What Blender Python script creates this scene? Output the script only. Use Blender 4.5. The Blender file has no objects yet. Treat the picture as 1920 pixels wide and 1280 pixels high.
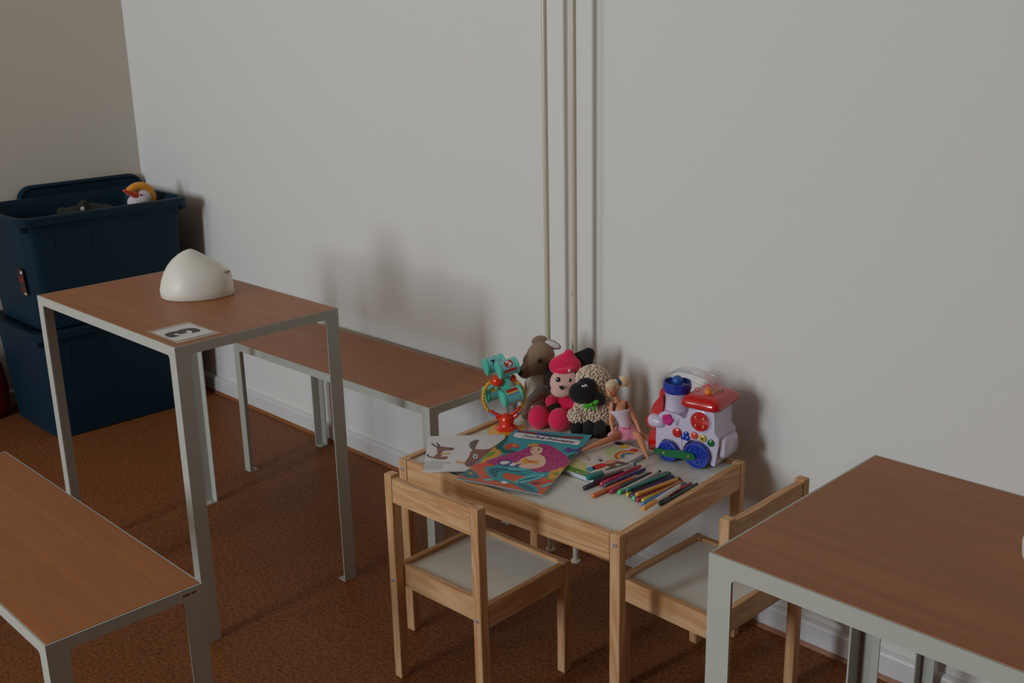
import bpy, bmesh, math, random
from mathutils import Vector, Matrix, noise
random.seed(7)
PI = math.pi
S = bpy.context.scene
COL = S.collection

# ------------------------------------------------------------ camera
cam_d = bpy.data.cameras.new('camera'); cam = bpy.data.objects.new('camera', cam_d); COL.objects.link(cam)
cam_d.sensor_width = 36; cam_d.lens = 38.92; cam_d.clip_start = .05
RT = Vector((.70149, .71236, -.02121)); FW = Vector((-.68670, .66766, -.28751)); UP = Vector((-.19065, .21626, .95754))
m = Matrix((RT, UP, -FW)).transposed().to_4x4(); m.translation = (1.4359, -2.0630, 1.4294)
cam.matrix_world = m
S.camera = cam

# ------------------------------------------------------------ world, window light, exposure
w = bpy.data.worlds.new('world'); S.world = w; w.use_nodes = True
w.node_tree.nodes['Background'].inputs[0].default_value = (.75, .85, 1, 1)
w.node_tree.nodes['Background'].inputs[1].default_value = .6
S.view_settings.view_transform = 'Standard'; S.view_settings.look = 'None'
S.view_settings.exposure = -.62; S.view_settings.gamma = 1; S.view_settings.use_curve_mapping = False

WINS = [(-.5, .85, .92, 3.12, 170), (-2.15, .75, .92, 3.12, 47)]   # centre x, width, z0, z1, watts (wall at y=-6)
YF = -6.0
for i, (cx, ww, z0, z1, p) in enumerate(WINS):
    l = bpy.data.lights.new('daylight', 'AREA'); l.shape = 'RECTANGLE'; l.size = ww - .1; l.size_y = z1 - z0 - .1
    l.energy = p; l.color = (.84, .93, 1)
    o = bpy.data.objects.new('window_daylight', l); COL.objects.link(o)
    o.location = (cx, YF + .02, (z0 + z1) / 2); o.rotation_euler = (PI / 2, 0, 0)

# ------------------------------------------------------------ helpers
def lin(c):
    return tuple(((x / 255) / 12.92 if x / 255 <= .04045 else ((x / 255 + .055) / 1.055) ** 2.4) for x in c) + (1,)

def mat(name, col, rough=.5, metal=0, coat=0, bump=None, var=None, sheen=0, trans=0, alpha=1, spec=.5, srgb=True):
    m = bpy.data.materials.new(name); m.use_nodes = True
    nt = m.node_tree; b = nt.nodes['Principled BSDF']
    c = lin(col) if srgb else tuple(col) + (1,)
    b.inputs['Base Color'].default_value = c; b.inputs['Roughness'].default_value = rough
    b.inputs['Metallic'].default_value = metal; b.inputs['Coat Weight'].default_value = coat
    b.inputs['Sheen Weight'].default_value = sheen; b.inputs['Transmission Weight'].default_value = trans
    b.inputs['Specular IOR Level'].default_value = spec; b.inputs['Alpha'].default_value = alpha
    tc = nt.nodes.new('ShaderNodeTexCoord')
    if var:      # (scale, amount)
        n = nt.nodes.new('ShaderNodeTexNoise'); n.inputs['Scale'].default_value = var[0]; n.inputs['Detail'].default_value = 4
        nt.links.new(tc.outputs['Object'], n.inputs['Vector'])
        r = nt.nodes.new('ShaderNodeValToRGB'); a = var[1]
        r.color_ramp.elements[0].color = tuple(x * (1 - a) for x in c[:3]) + (1,); r.color_ramp.elements[0].position = .3
        r.color_ramp.elements[1].color = tuple(min(1, x * (1 + a)) for x in c[:3]) + (1,); r.color_ramp.elements[1].position = .7
        nt.links.new(n.outputs['Fac'], r.inputs[0]); nt.links.new(r.outputs[0], b.inputs['Base Color'])
    if bump:     # (scale, strength, distance)
        n = nt.nodes.new('ShaderNodeTexNoise'); n.inputs['Scale'].default_value = bump[0]; n.inputs['Detail'].default_value = 5
        nt.links.new(tc.outputs['Object'], n.inputs['Vector'])
        bp = nt.nodes.new('ShaderNodeBump'); bp.inputs['Strength'].default_value = bump[1]; bp.inputs['Distance'].default_value = bump[2]
        nt.links.new(n.outputs['Fac'], bp.inputs['Height']); nt.links.new(bp.outputs[0], b.inputs['Normal'])
    return m

def wood(name, c0, c1, axis, scale=1., rough=.45, stretch=14, dist=3., ring=26, coat=0, mix=.6):
    m = bpy.data.materials.new(name); m.use_nodes = True; nt = m.node_tree; b = nt.nodes['Principled BSDF']
    tc = nt.nodes.new('ShaderNodeTexCoord'); mp = nt.nodes.new('ShaderNodeMapping')
    nt.links.new(tc.outputs['Object'], mp.inputs[0])
    s = [scale] * 3; s[axis] = scale / stretch; mp.inputs['Scale'].default_value = s
    mp.inputs['Rotation'].default_value = (.07, .05, .04)
    n1 = nt.nodes.new('ShaderNodeTexNoise'); n1.inputs['Scale'].default_value = ring; n1.inputs['Detail'].default_value = 3; n1.inputs['Distortion'].default_value = dist * .2
    nt.links.new(mp.outputs[0], n1.inputs['Vector'])
    mm = nt.nodes.new('ShaderNodeMath'); mm.operation = 'MULTIPLY'; mm.inputs[1].default_value = dist; nt.links.new(n1.outputs['Fac'], mm.inputs[0])
    fr = nt.nodes.new('ShaderNodeMath'); fr.operation = 'PINGPONG'; fr.inputs[1].default_value = .5; nt.links.new(mm.outputs[0], fr.inputs[0])
    n2 = nt.nodes.new('ShaderNodeTexNoise'); n2.inputs['Scale'].default_value = ring * 9; n2.inputs['Detail'].default_value = 2
    nt.links.new(mp.outputs[0], n2.inputs['Vector'])
    ad = nt.nodes.new('ShaderNodeMix'); ad.data_type = 'FLOAT'; ad.inputs[0].default_value = 1 - mix
    nt.links.new(fr.outputs[0], ad.inputs[2]); nt.links.new(n2.outputs['Fac'], ad.inputs[3])
    r = nt.nodes.new('ShaderNodeValToRGB'); r.color_ramp.elements[0].color = lin(c0); r.color_ramp.elements[1].color = lin(c1)
    r.color_ramp.elements[0].position = .08; r.color_ramp.elements[1].position = .62
    nt.links.new(ad.outputs[0], r.inputs[0]); nt.links.new(r.outputs[0], b.inputs['Base Color'])
    b.inputs['Roughness'].default_value = rough; b.inputs['Coat Weight'].default_value = coat; b.inputs['Coat Roughness'].default_value = .3; b.inputs['Specular IOR Level'].default_value = .3
    return m

def tag(o, label=None, cat=None, group=None, kind=None):
    if label: o['label'] = label
    if cat: o['category'] = cat
    if group: o['group'] = group
    if kind: o['kind'] = kind
    return o

def empty(name, loc, rz=0, label=None, cat=None, group=None, rot=None):
    o = bpy.data.objects.new(name, None); COL.objects.link(o); o.location = loc
    o.rotation_euler = rot if rot else (0, 0, rz); o.empty_display_size = .05
    return tag(o, label, cat, group)

def obj(name, bm, mats, parent=None, smooth=False, bevel=0, seg=2):
    if bevel:
        bmesh.ops.bevel(bm, geom=list(bm.edges), offset=bevel, segments=seg, affect='EDGES', profile=.5, clamp_overlap=True)
    me = bpy.data.meshes.new(name); bmesh.ops.recalc_face_normals(bm, faces=bm.faces); bm.to_mesh(me); bm.free()
    if not isinstance(mats, (list, tuple)): mats = [mats]
    for x in mats: me.materials.append(x)
    if smooth:
        for p in me.polygons: p.use_smooth = True
        if smooth is not True: me.set_sharp_from_angle(angle=math.radians(smooth))
    o = bpy.data.objects.new(name, me); COL.objects.link(o)
    if parent: o.parent = parent
    return o

def B(): return bmesh.new()

def setm(faces, mi):
    for f in faces: f.material_index = mi

def box(bm, x0, y0, z0, x1, y1, z1, mi=0, M=None):
    vs = [bm.verts.new(p) for p in ((x0, y0, z0), (x1, y0, z0), (x1, y1, z0), (x0, y1, z0), (x0, y0, z1), (x1, y0, z1), (x1, y1, z1), (x0, y1, z1))]
    if M: bmesh.ops.transform(bm, matrix=M, verts=vs)
    fs = [bm.faces.new([vs[i] for i in q]) for q in ((3, 2, 1, 0), (4, 5, 6, 7), (0, 1, 5, 4), (1, 2, 6, 5), (2, 3, 7, 6), (3, 0, 4, 7))]
    setm(fs, mi); return vs

def prism(bm, pts, z0, z1, mi=0, M=None):
    a = [bm.verts.new((x, y, z0)) for x, y in pts]; b = [bm.verts.new((x, y, z1)) for x, y in pts]
    if M: bmesh.ops.transform(bm, matrix=M, verts=a + b)
    n = len(pts); fs = [bm.faces.new(a[::-1]), bm.faces.new(b)]
    for i in range(n): fs.append(bm.faces.new((a[i], a[(i + 1) % n], b[(i + 1) % n], b[i])))
    setm(fs, mi)

def poly(bm, pts, z, mi=0, M=None):
    vs = [bm.verts.new((x, y, z)) for x, y in pts]
    if M: bmesh.ops.transform(bm, matrix=M, verts=vs)
    f = bm.faces.new(vs); f.material_index = mi

PLUSH = 1.0          # toy parts below are laid out as centre lines, this thickens them to the toys' real girth
def girth(c):
    if PLUSH == 1: return c
    dy = max(-.009, min(.009, (PLUSH - 1) * c[1])); return Vector((c[0], c[1] + dy, c[2] - .4 * dy))
def sphere(bm, c, r, mi=0, sub=3, M=None):
    c = girth(c)
    if not isinstance(r, (tuple, list)): r = (r, r, r)
    r = [r[0] * PLUSH, r[1] * (1 + (PLUSH - 1) * .45), r[2] * PLUSH]
    T = Matrix.Translation(c) @ (M or Matrix()) @ Matrix.Diagonal((*r, 1))
    g = bmesh.ops.create_icosphere(bm, subdivisions=sub, radius=1, matrix=T)
    setm({f for v in g['verts'] for f in v.link_faces}, mi)

def ring_loft(bm, rings, mi=0, cap=True, closed=False):
    R = [[bm.verts.new(p) for p in r] for r in rings]; n = len(R[0]); fs = []
    for a, b in zip(R, R[1:] + ([R[0]] if closed else [])):
        for i in range(n): fs.append(bm.faces.new((a[i], a[(i + 1) % n], b[(i + 1) % n], b[i])))
    if cap and not closed:
        fs.append(bm.faces.new(R[0][::-1])); fs.append(bm.faces.new(R[-1]))
    setm(fs, mi)

def tube(bm, pts, r, mi=0, n=12, closed=False):
    pts = [Vector(girth(p)) for p in pts]; rs = r if isinstance(r, (list, tuple)) else [r] * len(pts)
    rings = []; up = Vector((0, 0, 1)); prev = None
    for i, p in enumerate(pts):
        if closed: t = pts[(i + 1) % len(pts)] - pts[i - 1]
        else: t = pts[min(i + 1, len(pts) - 1)] - pts[max(i - 1, 0)]
        t.normalize()
        if prev is None: a = t.cross(up if abs(t.z) < .95 else Vector((1, 0, 0))).normalized()
        else: a = (prev - t * prev.dot(t)).normalized()
        prev = a; b = t.cross(a)
        rings.append([p + (a * math.cos(2 * PI * k / n) + b * math.sin(2 * PI * k / n)) * rs[i] for k in range(n)])
    ring_loft(bm, rings, mi, True, closed)

def lathe(bm, prof, mi=0, n=28, M=None):     # prof: (r, z) list, local z axis
    rings = [[Vector((max(r, 1e-5) * math.cos(2 * PI * k / n), max(r, 1e-5) * math.sin(2 * PI * k / n), z)) for k in range(n)] for r, z in prof]
    if M: rings = [[M @ p for p in r] for r in rings]
    ring_loft(bm, rings, mi)

def axisM(o, d):
    d = Vector(d).normalized(); q = d.to_track_quat('Z', 'Y')
    return Matrix.Translation(o) @ q.to_matrix().to_4x4()

def rrect(w, h, r, n=5, cx=0, cy=0):
    out = []
    for sx, sy, a0 in ((1, 1, 0), (-1, 1, 90), (-1, -1, 180), (1, -1, 270)):
        for k in range(n + 1):
            a = math.radians(a0 + 90 * k / n); out.append((cx + sx * (w / 2 - r) + r * math.cos(a), cy + sy * (h / 2 - r) + r * math.sin(a)))
    return out

def ell(cx, cy, a, b, rot=0, n=24, a0=0, a1=360):
    c, s = math.cos(math.radians(rot)), math.sin(math.radians(rot)); out = []
    k = n if a1 - a0 >= 360 else n + 1
    for i in range(k):
        t = math.radians(a0 + (a1 - a0) * i / n); x, y = a * math.cos(t), b * math.sin(t); out.append((cx + c * x - s * y, cy + s * x + c * y))
    return out

def arc_band(cx, cy, r0, r1, a0, a1, n=14, sy=1):
    o = [(cx + r1 * math.cos(math.radians(a0 + (a1 - a0) * i / n)), cy + sy * r1 * math.sin(math.radians(a0 + (a1 - a0) * i / n))) for i in range(n + 1)]
    return o + [(cx + r0 * math.cos(math.radians(a1 + (a0 - a1) * i / n)), cy + sy * r0 * math.sin(math.radians(a1 + (a0 - a1) * i / n))) for i in range(n + 1)]

def spline(pts, n=6, closed=True):
    out = []; k = len(pts)
    rng = range(k) if closed else range(k - 1)
    for i in rng:
        g = (lambda j: pts[j % k]) if closed else (lambda j: pts[max(0, min(k - 1, j))])
        p0, p1, p2, p3 = g(i - 1), g(i), g(i + 1), g(i + 2)
        for s in range(n):
            t = s / n
            out.append(tuple(.5 * (2 * p1[d] + (p2[d] - p0[d]) * t + (2 * p0[d] - 5 * p1[d] + 4 * p2[d] - p3[d]) * t * t + (3 * p1[d] - p0[d] - 3 * p2[d] + p3[d]) * t ** 3) for d in range(len(p1))))
    if not closed: out.append(tuple(pts[-1]))
    return out

def text(bm, s, size, M, mi=0, depth=.0002, bold=0, shear=0, space=1):
    c = bpy.data.curves.new('t', 'FONT'); c.body = s; c.size = size; c.extrude = depth; c.offset = bold; c.shear = shear
    c.align_x = 'CENTER'; c.align_y = 'CENTER'; c.space_character = space
    o = bpy.data.objects.new('t', c); COL.objects.link(o)
    me = bpy.data.meshes.new_from_object(o.evaluated_get(bpy.context.evaluated_depsgraph_get()))
    me.transform(M); k = len(bm.faces); bm.from_mesh(me); bm.faces.ensure_lookup_table()
    for f in bm.faces[k:]: f.material_index = mi
    bpy.data.objects.remove(o); bpy.data.curves.remove(c); bpy.data.meshes.remove(me)

def caps(bm, a, b, ra, rb, sub=2):           # tapered limb for the blob builder
    a, b = Vector(a), Vector(b); n = max(2, int((b - a).length / (min(ra, rb) * .45)))
    for i in range(n + 1):
        t = i / n; sphere(bm, a.lerp(b, t), ra + (rb - ra) * t, sub=sub)

def blob(name, fill, voxel, mats, parent, smooth=4, classify=None, factor=.6):
    """one continuous soft surface grown round overlapping forms"""
    bm = B(); fill(bm)
    me = bpy.data.meshes.new('b'); bm.to_mesh(me); bm.free()
    o = bpy.data.objects.new('b', me); COL.objects.link(o)
    r = o.modifiers.new('r', 'REMESH'); r.mode = 'VOXEL'; r.voxel_size = voxel
    s = o.modifiers.new('s', 'SMOOTH'); s.iterations = smooth; s.factor = factor
    out = bpy.data.meshes.new_from_object(o.evaluated_get(bpy.context.evaluated_depsgraph_get()))
    bpy.data.objects.remove(o); bpy.data.meshes.remove(me)
    out.name = name; out.materials.clear()
    for x in (mats if isinstance(mats, (list, tuple)) else [mats]): out.materials.append(x)
    if PLUSH != 1:
        for v in out.vertices: v.co.z = max(v.co.z, .0004)
    for p in out.polygons:
        p.use_smooth = True
        if classify: p.material_index = classify(p.center)
    n = bpy.data.objects.new(name, out); COL.objects.link(n); n.parent = parent
    return n

def dup(root, loc=None, rz=None):
    def cp(o, par):
        c = o.copy(); COL.objects.link(c); c.parent = par
        for ch in [x for x in bpy.data.objects if x.parent == o and x is not c]: cp(ch, c)
        return c
    r = cp(root, None)
    if loc: r.location = loc
    if rz is not None: r.rotation_euler = (0, 0, rz)
    return r

# ------------------------------------------------------------ materials
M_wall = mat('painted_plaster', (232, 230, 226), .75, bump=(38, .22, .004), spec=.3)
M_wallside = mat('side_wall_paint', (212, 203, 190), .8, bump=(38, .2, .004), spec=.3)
M_wallfar = mat('far_wall_paint', (78, 62, 48), .8)
M_ceil = mat('ceiling_paint', (186, 168, 140), .8)
M_skirt = mat('white_gloss_paint', (226, 224, 222), .4)
M_cove = mat('linoleum_upstand', (150, 92, 52), .5, var=(60, .15))
M_metal = mat('grey_powder_coat', (190, 190, 180), .5, spec=.3)
M_metaldk = mat('tube_steel', (196, 194, 182), .42)
M_edge = mat('brown_edge_band', (92, 56, 36), .5)
M_pipe = mat('cream_radiator_paint', (214, 205, 182), .25, spec=.6)
M_lamx = wood('beech_laminate', (154, 95, 52), (178, 114, 68), 0, rough=.42, stretch=18, ring=20, dist=2.2, mix=.5)
PX = [wood('pine_' + 'xyz'[a], (200, 146, 96), (226, 187, 144), a, rough=.5, stretch=11, ring=13, dist=7, mix=.86) for a in range(3)]
M_white = mat('white_melamine', (226, 224, 214), .35)
M_bolt = mat('zinc_screw', (210, 210, 208), .35, metal=.5)
M_dark = mat('dark_recess', (25, 22, 20), .6)
M_bin = mat('navy_polypropylene', (14, 42, 58), .5, spec=.2, bump=(90, .05, .001))
M_plast = mat('ivory_plastic', (236, 232, 220), .42, coat=.05)
M_notch = mat('olive_notch', (150, 146, 92), .5)

def floor_mat():
    m = mat('brown_linoleum', (150, 92, 56), .5, spec=.15); nt = m.node_tree; b = nt.nodes['Principled BSDF']
    tc = nt.nodes.new('ShaderNodeTexCoord')
    v = nt.nodes.new('ShaderNodeTexVoronoi'); v.inputs['Scale'].default_value = 260; nt.links.new(tc.outputs['Object'], v.inputs['Vector'])
    n = nt.nodes.new('ShaderNodeTexNoise'); n.inputs['Scale'].default_value = 130; n.inputs['Detail'].default_value = 4; nt.links.new(tc.outputs['Object'], n.inputs['Vector'])
    n3 = nt.nodes.new('ShaderNodeTexNoise'); n3.inputs['Scale'].default_value = 5; nt.links.new(tc.outputs['Object'], n3.inputs['Vector'])
    r = nt.nodes.new('ShaderNodeValToRGB'); e = r.color_ramp.elements
    e[0].position = .3; e[0].color = lin((102, 57, 28)); e[1].position = .62; e[1].color = lin((150, 93, 52))
    nt.links.new(n.outputs['Fac'], r.inputs[0])
    mx = nt.nodes.new('ShaderNodeMix'); mx.data_type = 'RGBA'; mx.blend_type = 'MULTIPLY'
    r2 = nt.nodes.new('ShaderNodeValToRGB'); r2.color_ramp.elements[0].color = (.55, .5, .45, 1); r2.color_ramp.elements[1].position = .25
    sp = nt.nodes.new('ShaderNodeSeparateColor'); nt.links.new(v.outputs['Color'], sp.inputs[0]); nt.links.new(sp.outputs[0], r2.inputs[0])
    mx.inputs[0].default_value = 1; nt.links.new(r.outputs[0], mx.inputs[6]); nt.links.new(r2.outputs[0], mx.inputs[7])
    nt.links.new(mx.outputs[2], b.inputs['Base Color'])
    return m
M_floor = floor_mat()

# ------------------------------------------------------------ the room
XL, XR, ZC = -2.809, 4.4, 3.3
def struct(name, bm, m, bevel=0, **k):
    o = obj(name, bm, m, bevel=bevel, **k); o['kind'] = 'structure'; return o
b = B(); box(b, XL - .2, YF - .2, -.1, XR + .2, .2, 0); struct('floor', b, M_floor)
b = B(); box(b, XL - .2, YF - .2, ZC, XR + .2, .2, ZC + .1); struct('ceiling', b, M_ceil)
b = B(); box(b, XL - .2, 0, 0, XR + .2, .2, ZC); struct('wall_back', b, M_wall)
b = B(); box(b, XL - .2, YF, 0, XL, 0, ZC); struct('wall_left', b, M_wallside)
b = B(); box(b, XR, YF, 0, XR + .2, 0, ZC); struct('wall_right', b, M_wallfar)
b = B(); xs = [XL - .2]
for cx, ww, z0, z1, p in sorted(WINS): xs += [cx - ww / 2, cx + ww / 2]
xs.append(XR + .2)
for i in range(0, len(xs), 2): box(b, xs[i], YF - .2, 0, xs[i + 1], YF, ZC)
for cx, ww, z0, z1, p in WINS:
    box(b, cx - ww / 2, YF - .2, 0, cx + ww / 2, YF, z0); box(b, cx - ww / 2, YF - .2, z1, cx + ww / 2, YF, ZC)
struct('wall_front', b, M_wallfar)
M_glass = mat('window_glass', (240, 245, 250), .02, trans=1)
for i, (cx, ww, z0, z1, p) in enumerate(WINS):
    b = B(); t = .05; x0, x1 = cx - ww / 2, cx + ww / 2
    for q in ((x0, z0, x1, z0 + t), (x0, z1 - t, x1, z1), (x0, z0 + t, x0 + t, z1 - t), (x1 - t, z0 + t, x1, z1 - t)):
        box(b, q[0], YF - .12, q[1], q[2], YF - .06, q[3])
    fr = struct('window_%d' % (i + 1), b, M_skirt)
    b = B(); box(b, x0 + t, YF - .095, z0 + t, x1 - t, YF - .09, z1 - t); obj('pane', b, M_glass, fr)

def skirting(name, x0, x1, y0, y1, axis):
    b = B()
    prof = [(0, .011), (.014, .011), (.014, .056), (.011, .062), (.004, .067), (0, .067)]
    if axis == 'x': rings = [[Vector((x, -d, z)) for d, z in prof] for x in (x0, x1)]
    else: rings = [[Vector((XL + d, y, z)) for d, z in prof] for y in (y0, y1)]
    ring_loft(b, rings); return struct(name, b, M_skirt)
skirting('baseboard_back', XL, XR, 0, 0, 'x')
skirting('baseboard_left', 0, 0, YF, -.0145, 'y')
b = B(); ring_loft(b, [[Vector((x, -d, z)) for d, z in ((0, 0), (.019, 0), (.0145, .0108), (0, .0108))] for x in (XL, XR)]); struct('trim_1', b, M_cove)
b = B(); ring_loft(b, [[Vector((XL + d, y, z)) for d, z in ((0, 0), (.019, 0), (.0145, .0108), (0, .0108))] for y in (YF, -.02)]); struct('trim_2', b, M_cove)

# ------------------------------------------------------------ heating pipes and socket
def pipe(x, r, label):
    p = empty('heating_pipe', (x, -.0753, 0), 0, label, 'pipe', 'vertical heating pipes on the long wall')
    b = B(); lathe(b, [(r, 0), (r, ZC)], n=24); obj('tube', b, M_pipe, p, smooth=40)
    b = B(); lathe(b, [(r + .006, .0), (r + .006, .004), (r + .001, .007)], n=24); obj('floor_collar', b, M_pipe, p, smooth=40)
    b = B(); box(b, -.004, r, 1.9, .004, .0753, 1.908); lathe(b, [(r + .003, 1.893), (r + .003, 1.915)], n=24); obj('wall_clip', b, M_pipe, p)
    return p
pipe(-.4750, .0072, 'thin cream heating pipe on the wall, the left one of the pair')
p2 = pipe(-.3810, .0076, 'thin cream heating pipe on the wall, the right one, with a chipped paint spot')
b = B(); sphere(b, (-.0025, -.0068, .742), (.002, .0012, .004), sub=2); sphere(b, (.001, -.0073, .748), (.0012, .001, .002), sub=2)
obj('paint_chip', b, mat('old_paint_chip', (120, 112, 96), .6), p2)

sk = empty('wall_socket', (.338, 0, .0845), 0, 'small white wall socket just above the skirting under the right desk', 'socket')
b = B(); box(b, 0, -.010, 0, .080, 0, .080); obj('plate', b, mat('white_socket', (226, 222, 214), .4), sk, bevel=.003)
b = B()
for dx in (.028, .047): lathe(b, [(.0030, 0), (.0030, .0008)], M=axisM((dx, -.010, .026), (0, -1, 0)), n=16)
box(b, .034, -.0106, .020, .041, -.010, .0225); obj('socket_hole', b, M_dark, sk)

# ------------------------------------------------------------ desks and benches
def frame_table(name, loc, rz, W, D, H, label, cat, group, fx=.030, fy=.036, fh=.023, th=.003, board=True):
    t = empty(name, loc, rz, label, cat, group)
    b = B(); box(b, .0035, .0035, H - .018, W - .0035, D - .0035, H + .0008); obj('tabletop' if cat == 'table' else 'seat_board', b, [M_lamx], t, bevel=.0012)
    b = B(); box(b, .003, .003, H - .016, W - .003, D - .003, H - .0012); obj('edge_band', b, M_edge, t)
    def L(bm, pts, z0, z1): prism(bm, pts, z0, z1)
    for nm, q in (('front_rail', (0, 0, W, th)), ('back_rail', (0, D - th, W, D)), ('side_rail', (0, th, th, D - th)), ('side_rail', (W - th, th, W, D - th))):
        b = B(); box(b, q[0], q[1], H - fh, q[2], q[3], H); obj(nm, b, M_metal, t)
    for sx in (0, 1):
        for sy in (0, 1):
            b = B(); X = lambda v: v if not sx else W - v; Y = lambda v: v if not sy else D - v
            pts = [(X(0), Y(0)), (X(fx), Y(0)), (X(fx), Y(th)), (X(th), Y(th)), (X(th), Y(fy)), (X(0), Y(fy))]
            if sx != sy: pts = pts[::-1]
            prism(b, pts, 0, H - fh)
            # rounded inner gussets where leg meets rail
            rr = .009
            def gus(along):
                g = [(0, 0)] + [(rr - rr * math.cos(a), rr - rr * math.sin(a)) for a in [PI / 2 * k / 5 for k in range(6)]]
                vs0, vs1 = [], []
                for u, v in g:
                    for lst, d in ((vs0, 0), (vs1, th)):
                        if along == 'x': lst.append(b.verts.new((X(fx + u), Y(d), H - fh - v)))
                        else: lst.append(b.verts.new((X(d), Y(fy + u), H - fh - v)))
                n = len(g)
                b.faces.new(vs0); b.faces.new(vs1[::-1])
                for i in range(n): b.faces.new((vs0[i], vs1[i], vs1[(i + 1) % n], vs0[(i + 1) % n]))
            gus('x'); gus('y')
            lg = obj('leg', b, M_metal, t)
            b = B(); p2 = [(X(th), Y(th)), (X(fx), Y(th)), (X(fx), Y(fy)), (X(th), Y(fy))]
            if sx != sy: p2 = p2[::-1]
            prism(b, p2, 0, .003); lathe(b, [(.005, .003), (.005, .006)], M=Matrix.Translation((X(fx * .6), Y(fy * .55), 0)), n=12)
            obj('foot_plate', b, M_metal, lg)
    return t
LH = .7358; BH = .4376
desk = frame_table('school_desk', (-1.4601, -.9842, 0), .011, .7196, .4403, LH, 'tall beech-topped desk carrying a number 3 card and a white dome', 'table', None, fx=.028, fy=.036)
bench = frame_table('bench', (-1.592, -.3513, 0), .0237, .930, .312, BH, 'low long beech-topped bench standing against the wall behind the desk', 'bench', None, fx=.030, fy=.030)
frontb = frame_table('bench', (-.2657 - .93, -1.5004, 0), 0, .930, .2893, BH, 'low beech-topped bench in the lower left corner with a small sticker', 'bench', None, fx=.030, fy=.038)
desk2 = frame_table('school_desk', (.6662, -.9598, 0), .008, .72, .4512, LH, 'tall beech-topped desk on grey angle legs at the lower right edge', 'table', None, fx=.036, fy=.040, fh=.026)
frame_table('bench', (.568, -.352, 0), 0, .930, .312, BH, 'grey-legged bench hidden behind the lower right desk, only its leg showing', 'bench', None, fx=.030, fy=.030)

# sticker on the front bench's end rail
st = B(); Ms = Matrix.Translation((.93, .262, BH - .0115)) @ Matrix.Rotation(PI / 2, 4, 'Z') @ Matrix.Rotation(PI / 2, 4, 'X')
prism(st, [(-.021, -.0065), (.021, -.0065), (.021, .0065), (-.021, .0065)], .0001, .0004, 0, Ms)
text(st, '30/80 1997', .0062, Ms @ Matrix.Translation((0, 0, .0006)), 1, bold=.0002)
obj('sticker', st, [mat('sticker_beige', (205, 196, 176), .5), mat('sticker_ink', (120, 30, 30), .5)], frontb)

# number card on the desk
cd = empty('number_card', (-.8337, -.9035, LH + .0013), .011, 'laminated white card with a black number 3 on the tall desk', 'card')
b = B(); box(b, -.072, -.054, 0, .072, .054, .0006); obj('laminate', b, mat('laminating_film', (214, 190, 168), .2, alpha=.55, coat=.5), cd)
b = B(); box(b, -.055, -.0475, .0007, .055, .0475, .0011); obj('paper', b, mat('white_card', (228, 226, 226), .5), cd)
b = B(); text(b, '3', .100, Matrix.Translation((.0, .0, .0014)) @ Matrix.Rotation(PI, 4, 'Z') @ Matrix.Diagonal((1.05, 1.0, 1, 1)), 0, bold=.0045, depth=.0001)
obj('number', b, mat('black_ink', (52, 52, 50), .5), cd)

# white dome-shaped shells
def dome(loc, rz, label):
    t = empty('dome_shell', loc, rz, label, 'shell', 'white plastic domes on the desks')
    b = B(); prof = [(0, -.070, .112, .074), (.003, -.073, .114, .078), (.02, -.074, .112, .079), (.045, -.068, .1125, .073), (.062, -.061, .1055, .066), (.08, -.050, .083, .055),
                     (.095, -.037, .058, .043), (.107, -.022, .039, .030), (.115, -.008, .026, .018), (.119, .003, .018, .009), (.1205, .009, .012, .003)]
    rings = []
    for z, l, r, d in prof:
        rings.append([Vector(((l + r) / 2 + (r - l) / 2 * math.cos(2 * PI * k / 48) * (1 if math.cos(2 * PI * k / 48) > 0 else 1), d * math.sin(2 * PI * k / 48) * (1 - .12 * math.cos(2 * PI * k / 48)), z)) for k in range(48)])
    ring_loft(b, rings); obj('shell', b, M_plast, t, smooth=60)
    b = B(); ring_loft(b, [[Vector((.088 + (rx) * math.cos(2 * PI * k / 24), ry * math.sin(2 * PI * k / 24), z)) for k in range(24)] for z, rx, ry in ((.045, .024, .030), (.058, .0225, .028), (.0635, .018, .023), (.065, .010, .012))])
    lip = obj('lip', b, M_plast, t, smooth=50)
    b = B(); prism(b, spline([(.094, -.020), (.106, -.0185), (.111, -.006), (.105, -.008), (.098, -.012)], 4), .060, .0640); obj('notch', b, M_notch, lip)
    return t
RZ = math.atan2(.7124, .7015)
dome((-1.1480, -.7120, LH + .001), RZ, 'white plastic dome with a small notched lip, on the tall desk beside the number card')
dome((1.036, -.668, LH + .001), RZ + .15, 'white plastic dome cut by the right edge of the photo, on the lower right desk')

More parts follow.
